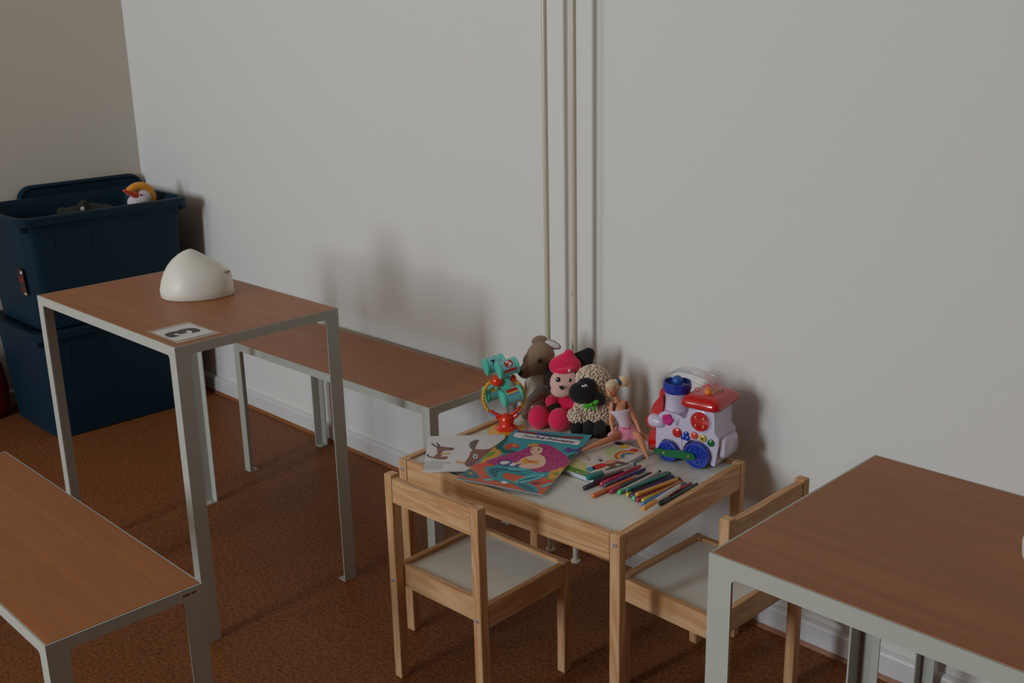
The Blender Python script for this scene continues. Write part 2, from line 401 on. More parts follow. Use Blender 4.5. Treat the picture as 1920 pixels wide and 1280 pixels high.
# ------------------------------------------------------------ storage tubs
def tub(z0, label, group):
    t = empty('storage_tub', (-2.515, -.390, z0), 0, label, 'storage box', group)
    H = .398
    def rr(wx, wy, r, z, n=5): return [Vector((x, y, z)) for x, y in rrect(wx, wy, r, n)]
    b = B()
    ob = [(.385, .53, .05, 0), (.395, .54, .05, .004), (.425, .585, .05, H - .05), (.430, .592, .05, H - .048), (.432, .596, .05, H - .03), (.462, .626, .055, H - .028), (.466, .63, .055, H - .004), (.458, .622, .055, H), (.428, .592, .05, H), (.420, .58, .045, H - .02), (.380, .525, .045, .012)]
    ring_loft(b, [rr(*q) for q in ob])
    obj('body', b, M_bin, t, smooth=35)
    b = B()                               # vertical ribs and corner steps
    for y in (-.20, -.07, .07, .20):
        ring_loft(b, [[Vector((.19 + dz * .055 + .001, y - .006 - wv, z0_)), Vector((.196 + dz * .055, y - .004, z0_)), Vector((.196 + dz * .055, y + .004, z0_)), Vector((.19 + dz * .055 + .001, y + .006 + wv, z0_))] for z0_, dz, wv in ((.03, 0, 0), (H - .06, .33, 0))])
    obj('ribs', b, M_bin, t)
    for sy in (-1, 1):
        for sx in (-1, 1):
            b = B(); box(b, sx * .19 - .016, sy * .298 - (.014 if sy > 0 else .004), H - .048, sx * .19 + .016, sy * .298 + (.004 if sy > 0 else .014), H - .030); obj('rim_block', b, M_bin, t)
    return t
t1 = tub(0, 'dark blue plastic storage tub on the floor in the corner, under the open one', 'stacked blue storage tubs')
t2 = tub(.398, 'dark blue open storage tub with toys, on top of the other tub', 'stacked blue storage tubs')
b = B(); Mx = Matrix.Translation((.125, -.2905, .170)) @ Matrix.Rotation(PI / 2 + .065, 4, 'X')
prism(b, rrect(.050, .095, .004), 0, .0006, 0, Mx)
prism(b, rrect(.040, .024, .002, cy=.010), .0007, .0010, 1, Mx); prism(b, rrect(.034, .010, .002, cy=-.025, cx=.002), .0007, .001, 1, Mx)
prism(b, [(.000, .030), (.022, .032), (.018, .043), (.006, .040)], .0007, .001, 2, Mx); prism(b, [(.002, -.044), (.022, -.043), (.022, -.036), (.008, -.036)], .0007, .001, 2, Mx)
obj('product_label', b, [mat('label_dark', (60, 34, 34), .5), mat('label_red', (120, 34, 30), .5), mat('label_white', (220, 215, 210), .5)], t2)
b = B(); ring_loft(b, [[Vector((x, y, z)) for x, y in rrect(wx, wy, .05, 5)] for wx, wy, z in ((.444, .604, .384), (.452, .612, .388), (.452, .612, .3955), (.440, .600, .3975), (.415, .575, .3975), (.410, .570, .3960))]); obj('lid', b, M_bin, t1, smooth=35)
# lid leaning behind the tub on the left wall
ld = empty('tub_lid', (-2.771, -.262, .400), 0, 'dark blue tub lid standing on edge between the open tub and the left wall', 'lid')
b = B(); prism(b, rrect(.50, .435, .055, 6, cy=.2175), -.006, .006, 0, Matrix.Rotation(PI / 2, 4, 'Z') @ Matrix.Rotation(PI / 2, 4, 'X'))
obj('panel', b, M_bin, ld, bevel=.002)
b = B(); q = rrect(.485, .42, .05, 6, cy=.2175); tube(b, [(.009, x, y) for x, y in q], .006, n=8, closed=True); obj('rim', b, M_bin, ld, smooth=True)
ld.location.x = -2.785

# dark red bag by the left wall at the photo's edge
bg = B()
ring_loft(bg, [[Vector((a * .055 * math.cos(2 * PI * k / 20), a * .10 * math.sin(2 * PI * k / 20), z)) for k in range(20)] for a, z in ((.55, 0), (.8, .008), (1., .05), (1.02, .12), (.9, .2), (.6, .25), (.2, .27))])
M_red = mat('dark_red_cloth', (140, 40, 26), .8, bump=(60, .3, .004))
bago = empty('cloth_bag', (-2.735, -.765, .0), 0, 'dark red soft bag on the floor beside the tubs at the left edge', 'bag')
obj('body', bg, M_red, bago, smooth=True)
b = B(); tube(b, spline([(0, -.04, .26), (0, -.03, .30), (0, .03, .30), (0, .04, .26)], 6, False), .004, n=8); obj('handle', b, M_red, bago, smooth=True)

# duck plush and dark toys in the open tub
M_orange = mat('orange_knit', (240, 160, 40), .9, bump=(220, .8, .004), sheen=.3)
M_beak = mat('orange_felt', (235, 80, 30), .8, sheen=.3)
M_wplush = mat('white_plush', (228, 214, 222), .95, bump=(300, .5, .003), sheen=.4)
dk = empty('duck_plush', (-2.45, -.184, .716), 0, 'white duck plush with orange knitted cap and bill poking out of the tub', 'stuffed toy')
def f(bm):
    sphere(bm, (0, 0, .075), (.036, .036, .034)); sphere(bm, (0, -.022, .058), (.032, .034, .030)); sphere(bm, (0, .0, .02), (.045, .05, .035))
blob('head', f, .004, M_wplush, dk)
def f(bm): caps(bm, (.012, -.020, .082), (.036, -.082, .112), .0140, .0055)
blob('bill', f, .002, M_beak, dk)
b = B(); tube(b, [(.010, -.012 + .048 * math.cos(a), .074 + .044 * math.sin(a)) for a in [PI * (-.15 + 1.02 * k / 16) for k in range(17)]], [.010] + [.0155] * 15 + [.010], n=12)
hat = obj('cap', b, M_orange, dk, smooth=True)
b = B(); sphere(b, (.034, -.018, .088), .0038); obj('eye', b, mat('black_button', (20, 20, 20), .3), dk, smooth=True)
bt = empty('plush_toy', (-2.50, -.365, .668), 0, 'dark plush toy with pale patches lying inside the open tub', 'stuffed toy')
M_dkplush = mat('dark_green_plush', (40, 44, 34), .95, bump=(90, .7, .01), var=(30, .4))
def f(bm): sphere(bm, (0, .0, .06), (.09, .08, .06)); sphere(bm, (.02, -.06, .075), (.05, .05, .045)); sphere(bm, (.04, .04, .08), (.05, .04, .035)); sphere(bm, (.0, -.1, .10), (.02, .02, .02)); sphere(bm, (.03, -.03, .12), (.02, .02, .02))
blob('body', f, .006, M_dkplush, bt)
b = B(); sphere(b, (.075, -.03, .094), (.010, .012, .012), sub=2); sphere(b, (.075, .01, .088), (.008, .010, .012), sub=2); sphere(b, (.06, -.05, .112), (.008, .008, .008), sub=2); obj('pale_patch', b, mat('pale_plush', (190, 186, 176), .9), bt, smooth=True)

# ------------------------------------------------------------ children's table and chairs
def screw(bm, x, y, z, r=.0055):   # on a face looking to -y
    lathe(bm, [(r, -.001), (r, .0012), (r * .8, .0024), (.0012, .0026)], M=axisM((x, y, z), (0, -1, 0)), n=16, mi=0)
    box(bm, x - .0006, y - .0029, z - r * .6, x + .0006, y - .0025, z + r * .6, 1)
KH = .4430
kt = empty('childrens_table', (-.4504, -.6037, 0), .0708, 'low pine table with a white top, covered with toys and pens', 'table')
W, D, pw, pd = .63, .48, .025, .021
b = B(); box(b, .012, .012, KH - .016, W - .012, D - .012, KH - .008); obj('tabletop', b, M_white, kt)
for nm, q, a in (('front_rail', (pw + .0015, .0012, W - pw - .0015, .0165), 0), ('back_rail', (pw + .0015, D - .0165, W - pw - .0015, D - .0012), 0),
                 ('side_rail', (.0006, pd + .0008, .0155, D - pd - .0008), 1), ('side_rail', (W - .0155, pd + .0008, W - .0006, D - pd - .0008), 1)):
    b = B(); box(b, q[0], q[1], KH - .061, q[2], q[3], KH - .0006); obj(nm, b, PX[a], kt, bevel=.0015)
for x in (0, W - pw):
    for y in (0, D - pd):
        b = B(); box(b, x, y, 0, x + pw, y + pd, KH); lg = obj('leg', b, PX[2], kt, bevel=.002)
        if y == 0:
            b = B(); screw(b, x + .0125, 0, KH - .022); obj('screw', b, [M_bolt, M_dark], lg, smooth=40)

def kid_chair():
    t = empty('childrens_chair', (-.3152, -.7489, 0), .037, 'small pine chair with a white seat, pushed under the front of the low table', 'chair', 'pine children chairs at the low table')
    w, d, H, s = .281, .2785, .4926, .2725
    p = .022
    for x in (0, w - p):
        b = B(); box(b, x, 0, 0, x + p, p + .001, H); lg = obj('leg', b, PX[2], t, bevel=.0018)
        b = B(); screw(b, x + .011, 0, s - .028, .0052); obj('screw', b, [M_bolt, M_dark], lg, smooth=40)
        b = B(); box(b, x, d - p, 0, x + p, d, s - .004); lg = obj('leg', b, PX[2], t, bevel=.0018)
    b = B(); n = 14; ring = []
    for k in range(n + 1):      # backrest board, top edge slightly uneven
        x = p + .0012 + (w - 2 * p - .0024) * k / n; zt = H - .006 - .0022 * math.sin(k / n * PI * 1.6 + .4)
        ring.append([Vector((x, .0015, H - .062)), Vector((x, .0165, H - .062)), Vector((x, .0165, zt)), Vector((x, .0015, zt))])
    ring_loft(b, ring); obj('backrest', b, PX[0], t)
    for nm, q, a in (('seat_rail', (.0008, p + .002, .0155, d - p * 0 - .001, .052), 1), ('seat_rail', (w - .0155, p + .002, w - .0008, d - .001, .052), 1),
                     ('seat_rail', (.0165, p + .0025, w - .0165, p + .0165, .052), 0), ('seat_rail', (.0165, d - .0155, w - .0165, d - .001, .052), 0)):
        z1 = s; b = B()
        if a == 1: box(b, q[0], q[1], z1 - q[4], q[2], d - p - .0008, z1)
        else: box(b, q[0], q[1], z1 - q[4], q[2], q[3], z1)
        obj(nm, b, PX[a], t, bevel=.0014)
    for x in (0, w - p): b = B(); box(b, x, d - p, s - .0038, x + p, d, s + .0005); obj('leg_top', b, PX[0], t, bevel=.001)
    b = B(); box(b, .014, p + .015, s - .016, w - .014, d - .014, s - .008); obj('seat', b, M_white, t)
    return t
ch = kid_chair()
ch2 = dup(ch, (.3512, -.4459, 0), PI / 2 - .0122)
ch2['label'] = 'small pine chair at the right end of the low table, partly behind the desk'


# ------------------------------------------------------------ things on the low table
ZT = KH - .008
Rv = Vector((.7016, .7126, 0)).normalized(); Fv = Vector((Rv.y, -Rv.x, 0))   # Fv looks into the room, the toys face that way
def facing(name, x, y, label, cat, group=None, z=ZT):
    # local x = to the toy's right in the photo, local -y = towards the room
    return empty(name, (x, y, z + .0006), math.atan2(Rv.y, Rv.x), label, cat, group)
# (local coordinates: x = r, y = -f, z)

M_tan = mat('tan_plush', (150, 122, 98), .95, bump=(500, .35, .002), sheen=.4)
M_tan2 = mat('brown_plush', (122, 92, 68), .95, bump=(500, .35, .002), sheen=.3)
M_cream = mat('cream_plush', (226, 214, 196), .95, bump=(500, .35, .002), sheen=.4)
M_greyp = mat('grey_plush', (176, 164, 158), .95, bump=(500, .35, .002), sheen=.4)
M_blk = mat('black_plush', (16, 14, 15), .9, bump=(400, .4, .002), sheen=.15)
M_blkg = mat('black_gloss', (12, 12, 14), .15, coat=.6)
M_pink = mat('hot_pink_velour', (240, 18, 84), .85, bump=(600, .25, .0015), sheen=.5)
M_skinp = mat('pale_pink_plush', (240, 192, 180), .9, bump=(600, .2, .001), sheen=.3)
M_wht = mat('white_felt', (232, 230, 228), .7)

# --- deer plush
PLUSH = 1.32
dr = facing('deer_plush', -.418, -.171, 'tan deer plush with pale chest and long muzzle behind the teal spinning toy', 'stuffed toy')
def f(bm):
    sphere(bm, (-.002, .004, .036), (.034, .030, .036)); sphere(bm, (-.002, .002, .075), (.026, .024, .034))
    sphere(bm, (.007, 0, .157), (.0275, .025, .031)); sphere(bm, (-.006, -.006, .146), (.025, .022, .023)); caps(bm, (-.012, -.012, .138), (-.034, -.026, .126), .0195, .0135)
    caps(bm, (-.003, 0, .09), (.002, 0, .13), .020, .019)
def cl(c):
    if c.z < .116 and c.y < -.004 and -.030 < c.x < .012: return 1
    if c.x < -.024 and c.z > .1: return 2
    return 0
blob('body', f, .003, [M_tan, M_cream, M_tan2], dr, classify=cl)
def ear(bm, cx, cz, rx, rz, rot, y=0, th=.005): sphere(bm, (cx, y, cz), (rx, th, rz), M=Matrix.Rotation(rot, 4, 'Y'))
b = B(); ear(b, .005, .1975, .0155, .011, -.15, .004); obj('ear', b, M_tan, dr, smooth=True)
b = B(); ear(b, .034, .1885, .020, .0085, .40, .004); obj('ear', b, M_greyp, dr, smooth=True)
b = B(); ear(b, .037, .1890, .015, .006, .40, -.001, .003); obj('ear_lining', b, M_wht, dr, smooth=True)
b = B(); sphere(b, (-.0440, -.033, .127), (.0065, .006, .0065)); obj('nose', b, M_blk, dr, smooth=True)
b = B(); sphere(b, (.0035, -.0255, .154), (.0036, .003, .0048)); tube(b, [(.0035, -.0275, .1595), (.0085, -.027, .162), (.011, -.026, .1655)], .0007, n=6); obj('eye', b, M_blkg, dr, smooth=True)
def f(bm): caps(bm, (.010, -.020, .074), (-.022, -.044, .056), .0125, .0095); caps(bm, (-.022, -.044, .056), (-.037, -.050, .043), .0095, .0085)
blob('arm', f, .0022, [M_greyp], dr)
def f(bm): caps(bm, (-.01, -.01, .018), (-.032, -.022, .013), .014, .0115)
blob('leg', f, .003, [M_tan], dr)

# --- seated black and pink plush
pk = facing('plush_toy', -.340, -.163, 'seated black and pink plush toy with pale face and pink headwear, between deer and sheep', 'stuffed toy')
def f(bm):
    sphere(bm, (.004, -.004, .036), (.033, .024, .036)); sphere(bm, (.006, -.002, .060), (.027, .023, .020)); sphere(bm, (.022, -.008, .044), (.024, .02, .022))
blob('body', f, .003, M_pink, pk)
def f(bm): sphere(bm, (.004, .0, .118), (.0345, .028, .033)); sphere(bm, (-.004, -.008, .100), (.026, .02, .022))
head = blob('head', f, .003, M_blk, pk)
def f(bm): sphere(bm, (.002, -.0215, .112), (.0275, .012, .0265)); sphere(bm, (-.006, -.029, .094), (.0205, .012, .0135)); sphere(bm, (-.001, -.026, .104), (.019, .010, .012))
face = blob('face', f, .002, M_skinp, head)
b = B(); prism(b, spline([(-.0120, .1135), (-.001, .1135), (-.0030, .1085), (-.006, .1045), (-.0090, .1085)], 4), -.003, .004, 0, Matrix(((1, 0, 0, 0), (0, 0, 1, -.0525), (0, 1, 0, 0), (0, 0, 0, 1)))); obj('nose', b, M_blkg, head, smooth=30)
for x, y, z in ((-.0135, -.0305, .1225), (.0145, -.0290, .1195)):
    b = B(); sphere(b, (x, y, z), (.0046, .0030, .0050)); sphere(b, (x - .0012, y - .0028, z + .0018), (.0012, .0008, .0012), mi=1)
    obj('eye', b, [M_blkg, M_wht], head, smooth=True)
b = B()
for sx in (-1, 1): tube(b, spline([(-.006, -.0412, .1015), (-.006 + sx * .002, -.0408, .0965), (-.006 + sx * .008, -.0385, .0965)], 5, False), .0007, n=6)
obj('mouth', b, mat('dark_pink_stitch', (130, 20, 50), .7), head, smooth=True)
for sx in (-1, 1):
    b = B()
    for dz in (-.004, 0, .004): tube(b, [(-.006 + sx * .013, -.037, .096 + dz * .5), (-.006 + sx * .025, -.036, .097 + dz * 1.4)], .0004, n=5)
    obj('whiskers', b, M_greyp, head)
def f(bm):      # wide pointed ear
    for k in range(9):
        t = k / 8; sphere(bm, (.036 + .028 * t, .006, .142 + .034 * t), (.027 * (1 - t * .55), .0085, .028 * (1 - t * .55)))
blob('ear', f, .0022, M_blk, head)
def f(bm):
    for k in range(7):
        t = k / 6; sphere(bm, (-.026 - .008 * t, .006, .132 + .022 * t), (.013 * (1 - t * .7), .006, .013 * (1 - t * .7)))
blob('ear', f, .0022, M_blk, head)
def f(bm):      # soft pink knitted cap: crown, rolled brim, bobble
    sphere(bm, (.005, -.002, .150), (.031, .024, .021)); sphere(bm, (.009, -.001, .166), (.020, .016, .012)); sphere(bm, (.014, -.002, .180), (.0095, .0085, .0090))
    for k in range(24): a = 2 * PI * k / 24; sphere(bm, (.004 + .0285 * math.cos(a), -.002 + .0245 * math.sin(a), .1425 + .004 * math.cos(a)), .0062, sub=2)
cap_ = blob('cap', f, .0022, M_pink, head)
b = B(); sphere(b, (.014, -.0300, .1450), .0028); obj('pearl', b, M_wht, cap_, smooth=True)
for x, y, z, r in ((-.0631, -.028, .0245, .0200), (-.0119, -.045, .0235, .0212)):
    def f(bm, x=x, y=y, z=z, r=r): sphere(bm, (x, y, z), (r, r * .95, z - .0006), sub=4); caps(bm, (x, y + .008, z), (x * .4 + .004, -.004, .03), .015, .018)
    blob('leg', f, .003, M_pink, pk)
def f(bm): caps(bm, (-.012, -.004, .068), (-.032, -.018, .062), .012, .0115)
blob('arm', f, .0025, [M_pink], pk)
def f(bm): sphere(bm, (-.024, -.022, .050), (.012, .010, .009))
blob('cuff', f, .002, [M_blk], pk)
def f(bm): caps(bm, (.024, -.004, .066), (.038, -.018, .052), .012, .012)
blob('arm', f, .0025, [M_pink], pk)

# --- sheep plush
M_wool = mat('beige_wool', (238, 216, 192), .95, sheen=.4, var=(120, .12))
sh = facing('sheep_plush', -.243, -.168, 'beige curly sheep plush with black face and a green bow, beside the doll', 'stuffed toy')
def shape(bm, g=0):
    sphere(bm, (.004, .002, .044), (.036, .028, .040)); sphere(bm, (.024, .002, .026), (.026, .024, .024)); sphere(bm, (-.018, -.004, .034), (.018, .02, .022))
    sphere(bm, (.013, .004, .086), (.026, .023, .026)); sphere(bm, (.003, .002, .138), (.0275, .023, .0225)); sphere(bm, (.020, .006, .116), (.022, .02, .028)); sphere(bm, (-.012, .0, .144), (.014, .014, .014))
    sphere(bm, (-.038, -.014, .050), (.0125, .012, .012))
wb = blob('body', lambda bm: shape(bm), .003, M_wool, sh); PLUSH = 1.0
me = wb.data; b = B(); b.from_mesh(me)
tri = [p for p in me.polygons]; random.shuffle(tri); cnt = 0; used = []
for p in tri:
    c = p.center
    if c.z < .012 or any((c - u).length < .0050 for u in used): continue
    used.append(c.copy()); cnt += 1
    n_ = p.normal; t_ = n_.orthogonal().normalized(); q_ = n_.cross(t_); a0 = random.uniform(0, 6.28)
    pts = [c + n_ * (.0012 + .0030 * math.sin(PI * k / 4)) + (t_ * math.cos(a0 + k * .9) + q_ * math.sin(a0 + k * .9)) * .0026 for k in range(5)]
    tube(b, pts, [.0012, .0019, .0021, .0019, .0011], n=6)
    if cnt > 1300: break
b.to_mesh(me); b.free(); PLUSH = 1.32
for p in me.polygons: p.use_smooth = True
def f(bm):
    sphere(bm, (-.027, -.028, .1115), (.0225, .019, .0205), M=Matrix.Rotation(.35, 4, 'Y')); sphere(bm, (-.014, -.020, .124), (.019, .014, .018)); sphere(bm, (-.008, -.024, .104), (.017, .012, .016))
fc = blob('face', f, .0025, M_blk, sh)
def f(bm): caps(bm, (.002, -.024, .106), (.018, -.024, .096), .0105, .0095); sphere(bm, (.021, -.022, .091), (.009, .006, .012))
blob('ear', f, .002, M_blk, sh)
b = B(); sphere(b, (-.0225, -.0395, .1285), (.0042, .0024, .0050)); sphere(b, (-.0160, -.0365, .1300), (.0036, .0024, .0048)); sphere(b, (-.0218, -.0420, .1285), (.0013, .0008, .003), mi=1); sphere(b, (-.0157, -.0390, .1300), (.0011, .0008, .0028), mi=1)
obj('eye', b, [M_wht, M_blkg], fc, smooth=True)
M_gbow = mat('bright_green_ribbon', (80, 190, 40), .6)
b = B()
for sx, rt in ((-1, .35), (1, -.3)):
    sphere(b, (-.002 + sx * .010, -.031, .084 + (.004 if sx > 0 else -.004)), (.0078, .0026, .0042), M=Matrix.Rotation(rt - .4, 4, 'Y'))
sphere(b, (-.002, -.033, .084), (.0035, .0035, .004)); sphere(b, (-.010, -.031, .076), (.003, .002, .008), M=Matrix.Rotation(.5, 4, 'Y')); sphere(b, (.003, -.032, .075), (.003, .002, .007), M=Matrix.Rotation(-.3, 4, 'Y'))
obj('bow', b, M_gbow, sh, smooth=True)
for a, c, r0, r1 in (((-.026, -.010, .040), (-.037, -.022, .0165), .010, .0125), ((-.006, -.020, .028), (-.0085, -.034, .0125), .012, .0125), ((.016, -.020, .026), (.0165, -.046, .013), .012, .0128), ((.036, -.004, .02), (.040, -.018, .0115), .011, .011)):
    def f(bm, a=a, c=c, r0=r0, r1=r1): caps(bm, a, c, r0, r1)
    blob('leg', f, .0025, M_blk, sh)

# --- doll
PLUSH = 1.25
M_skin = mat('doll_vinyl', (222, 150, 108), .45, spec=.4)
M_hair = mat('blonde_hair', (246, 216, 170), .6, bump=(500, .8, .003), sheen=.3)
dl = facing('fashion_doll', -.1392, -.1553, 'blonde doll in a white top and pink skirt sitting on the activity book', 'doll', z=ZT + .0112)
def L2(wx, wy, wz):   # world to doll-local
    d = Vector((wx + .1392, wy + .1553, 0)); return (d.dot(Rv), -d.dot(Fv), wz - (ZT + .0112))
fL = L2(-.150, -.286, ZT + .0200); fR = L2(-.030, -.220, ZT + .0150)
def f(bm):
    hipL, hipR = (-.014, -.002, .012), (.010, .002, .012)
    sphere(bm, (-.002, 0, .013), (.018, .013, .0135)); caps(bm, (-.004, 0, .024), (-.011, 0, .044), .0115, .0092); sphere(bm, (-.018, -.001, .068), (.0150, .0115, .014)); caps(bm, (-.033, 0, .083), (-.009, 0, .085), .0066, .0066)
    caps(bm, (-.021, 0, .084), (-.0300, -.001, .105), .0056, .0048); sphere(bm, (-.021, 0, .080), (.0155, .0085, .008))
    kL = (-.046, -.045, .0145); kR = (.0235, -.030, .0125)
    for h, k, ft in ((hipL, kL, fL), (hipR, kR, fR)):
        caps(bm, h, k, .0098, .0066)
        kv, fv = Vector(k), Vector(ft); mid = kv.lerp(fv, .35); caps(bm, k, mid, .0064, .0062); caps(bm, mid, ft, .0062, .0034)
        d = (fv - kv); d.z = 0; d.normalize(); caps(bm, ft, (fv.x + d.x * .012, fv.y + d.y * .012, fv.z - .0008), .0034, .0024)
    for sh_, el, ha in (((-.0370, 0, .0835), (-.0400, -.006, .0445), (-.0345, -.020, .0130)), ((-.004, 0, .0855), (.0175, -.006, .046), (.0280, -.018, .0205))):
        caps(bm, sh_, el, .0056, .0041); caps(bm, el, ha, .0041, .0028)
        hv = Vector(ha); sphere(bm, (hv.x, hv.y - .002, hv.z - .004), (.0036, .0022, .0048))
        for k in range(4): caps(bm, (hv.x - .0033 + .0022 * k, hv.y - .002, hv.z - .007), (hv.x - .0042 + .0028 * k, hv.y - .005, hv.z - .0120 + (.001 if k in (0, 3) else 0)), .00105, .0009)
        caps(bm, (hv.x + .003, hv.y - .003, hv.z - .003), (hv.x + .0062, hv.y - .006, hv.z - .0065), .0012, .0010)
    # head with nose, chin, brow, cheeks and ear
    sphere(bm, (-.0385, -.002, .1225), (.0112, .0125, .0130)); sphere(bm, (-.0405, -.0065, .1145), (.0078, .0072, .0078)); sphere(bm, (-.0418, -.0105, .1095), (.0032, .003, .0028))
    caps(bm, (-.0430, -.0126, .1212), (-.0440, -.0148, .1172), .0012, .0016); sphere(bm, (-.0277, -.001, .1185), (.0016, .0022, .0032))
blob('body', f, .00085, M_skin, dl, smooth=3)
b = B()
for x in (-.0472, -.0395): sphere(b, (x, -.0128 + (.0012 if x < -.045 else .0), .1218), (.0018, .0010, .0013)); sphere(b, (x, -.0136 + (.0012 if x < -.045 else 0), .1218), (.0009, .0006, .0010), mi=1); tube(b, [(x - .0022, -.0128, .1242), (x, -.0136, .1253), (x + .0022, -.0124, .1244)], .0003, mi=2, n=5)
tube(b, [(-.0457, -.0134, .1125), (-.0433, -.0142, .1118), (-.0409, -.0132, .1127)], [.0004, .0009, .0004], mi=3, n=6)
obj('face_paint', b, [M_wht, mat('doll_eye', (40, 90, 150), .3), M_tan2, mat('doll_lips', (205, 60, 90), .4)], dl, smooth=True)
def f(bm):
    sphere(bm, (-.0350, .0025, .1290), (.0138, .0135, .0125)); sphere(bm, (-.0410, -.006, .1340), (.0105, .0085, .0065)); caps(bm, (-.028, .004, .136), (-.019, .005, .140), .0075, .0062)
    sphere(bm, (-.0095, .006, .1400), (.0105, .009, .0115)); caps(bm, (-.008, .006, .139), (.005, .010, .124), .0075, .0035); caps(bm, (-.008, .008, .142), (.010, .012, .134), .005, .002); caps(bm, (-.006, .008, .146), (.006, .010, .141), .004, .0016)
blob('hair', f, .0013, M_hair, dl, smooth=2)
b = B(); tube(b, [Vector((-.0205, .005, .1400)) + (Vector((-.55, 0, .83)) * math.cos(a) + Vector((0, 1, 0)) * math.sin(a)) * .0080 for a in [2 * PI * k / 20 for k in range(20)]], .0026, n=8, closed=True)
obj('hair_band', b, mat('blue_band', (40, 84, 124), .6), dl, smooth=True)
def ringE(cx, cy, a, c, z, n=32, wob=0, ph=0, tilt=0):
    a *= 1.18; c *= 1.22
    return [Vector((cx + (a + wob * math.sin(8 * 2 * PI * k / n + ph)) * math.cos(2 * PI * k / n), cy + (c + wob * math.sin(8 * 2 * PI * k / n + ph)) * math.sin(2 * PI * k / n), z + tilt * math.cos(2 * PI * k / n))) for k in range(n)]
b = B(); ring_loft(b, [ringE(-.0045, 0, .0145, .0120, .026), ringE(-.007, 0, .0130, .0118, .038), ringE(-.012, -.001, .0165, .013, .054), ringE(-.019, -.002, .0215, .0155, .071, tilt=.003), ringE(-.0195, -.002, .0210, .015, .0725, tilt=.003)], cap=True)
obj('top', b, mat('white_satin', (226, 210, 226), .45, sheen=.4), dl, smooth=True)
b = B(); box(b, -.0355, -.0125, .071, -.0325, -.0065, .091); st1 = obj('strap', b, mat('dark_strap', (74, 30, 30), .6), dl)
b = B(); box(b, -.006, -.0125, .073, -.0030, -.0065, .094); obj('strap', b, st1.data.materials[0], dl)
b = B(); ring_loft(b, [ringE(-.0045, 0, .0155, .0130, .031, 64), ringE(-.004, -.001, .018, .0150, .025, 64, .0008), ringE(-.004, -.004, .027, .020, .0195, 64, .0016, 1), ringE(-.005, -.008, .033, .024, .0125, 64, .0026, 2), ringE(-.005, -.010, .035, .025, .0085, 64, .003, 2.4)], cap=True)
obj('skirt', b, mat('pink_chiffon', (238, 150, 178), .7, sheen=.4, bump=(200, .3, .002)), dl, smooth=True)
b = B(); tube(b, [(-.0045 + .0160 * math.cos(a), .0135 * math.sin(a), .0265 + .0012 * math.sin(a * 9)) for a in [2 * PI * k / 60 for k in range(60)]], [.0017 + .0009 * math.sin(k * 1.7) for k in range(60)], n=8, closed=True)
obj('waist_frill', b, mat('rose_frill', (214, 70, 116), .7), dl, smooth=True)

PLUSH = 1.0
# --- spinning activity toy
M_teal = mat('teal_plastic', (92, 208, 184), .3, coat=.3); M_teal2 = mat('pale_teal_print', (120, 196, 196), .35)
M_redp = mat('orange_red_plastic', (236, 52, 26), .2, coat=.5); M_yel = mat('yellow_plastic', (238, 176, 40), .25, coat=.4)
M_prred = mat('print_red', (190, 40, 44), .4); M_pryel = mat('print_yellow', (226, 180, 60), .4); M_prblue = mat('print_blue', (100, 150, 190), .4)
M_cblue = mat('light_blue_bead', (120, 170, 220), .3, coat=.3); M_clear = mat('frosted_stalk', (206, 200, 190), .15, trans=.6)
wt = facing('activity_toy', -.4045, -.2975, 'teal and orange spinning drum toy with a yellow ring and suction foot', 'toy')
b = B(); lathe(b, [(.0445, 0), (.0470, .001), (.0460, .003), (.027, .006), (.012, .007)], n=40); obj('suction_base', b, M_yel, wt, smooth=40)
b = B(); lathe(b, [(.0285, .0062), (.0295, .008), (.020, .012), (.0165, .018), (.0180, .028), (.0155, .038), (.009, .0435), (.004, .046)], n=32)
for s_, z1 in ((-1, .036), (1, .043)): tube(b, spline([(0, 0, .030), (s_ * .016, 0, .034), (s_ * .027, -.001, z1)], 5, False), .0060, n=12)
obj('stand', b, M_redp, wt, smooth=40)
b = B(); lathe(b, [(.0052, .045), (.0052, .118)], n=16); obj('stalk', b, M_clear, wt, smooth=40)
AX = Vector((.90, .36, .20)).normalized()
drums = [((-.0284, .032, .1615), 0), ((.004, -.018, .1685), 1), ((-.030, .032, .0900), 2), ((.0127, -.018, .0960), 3)]
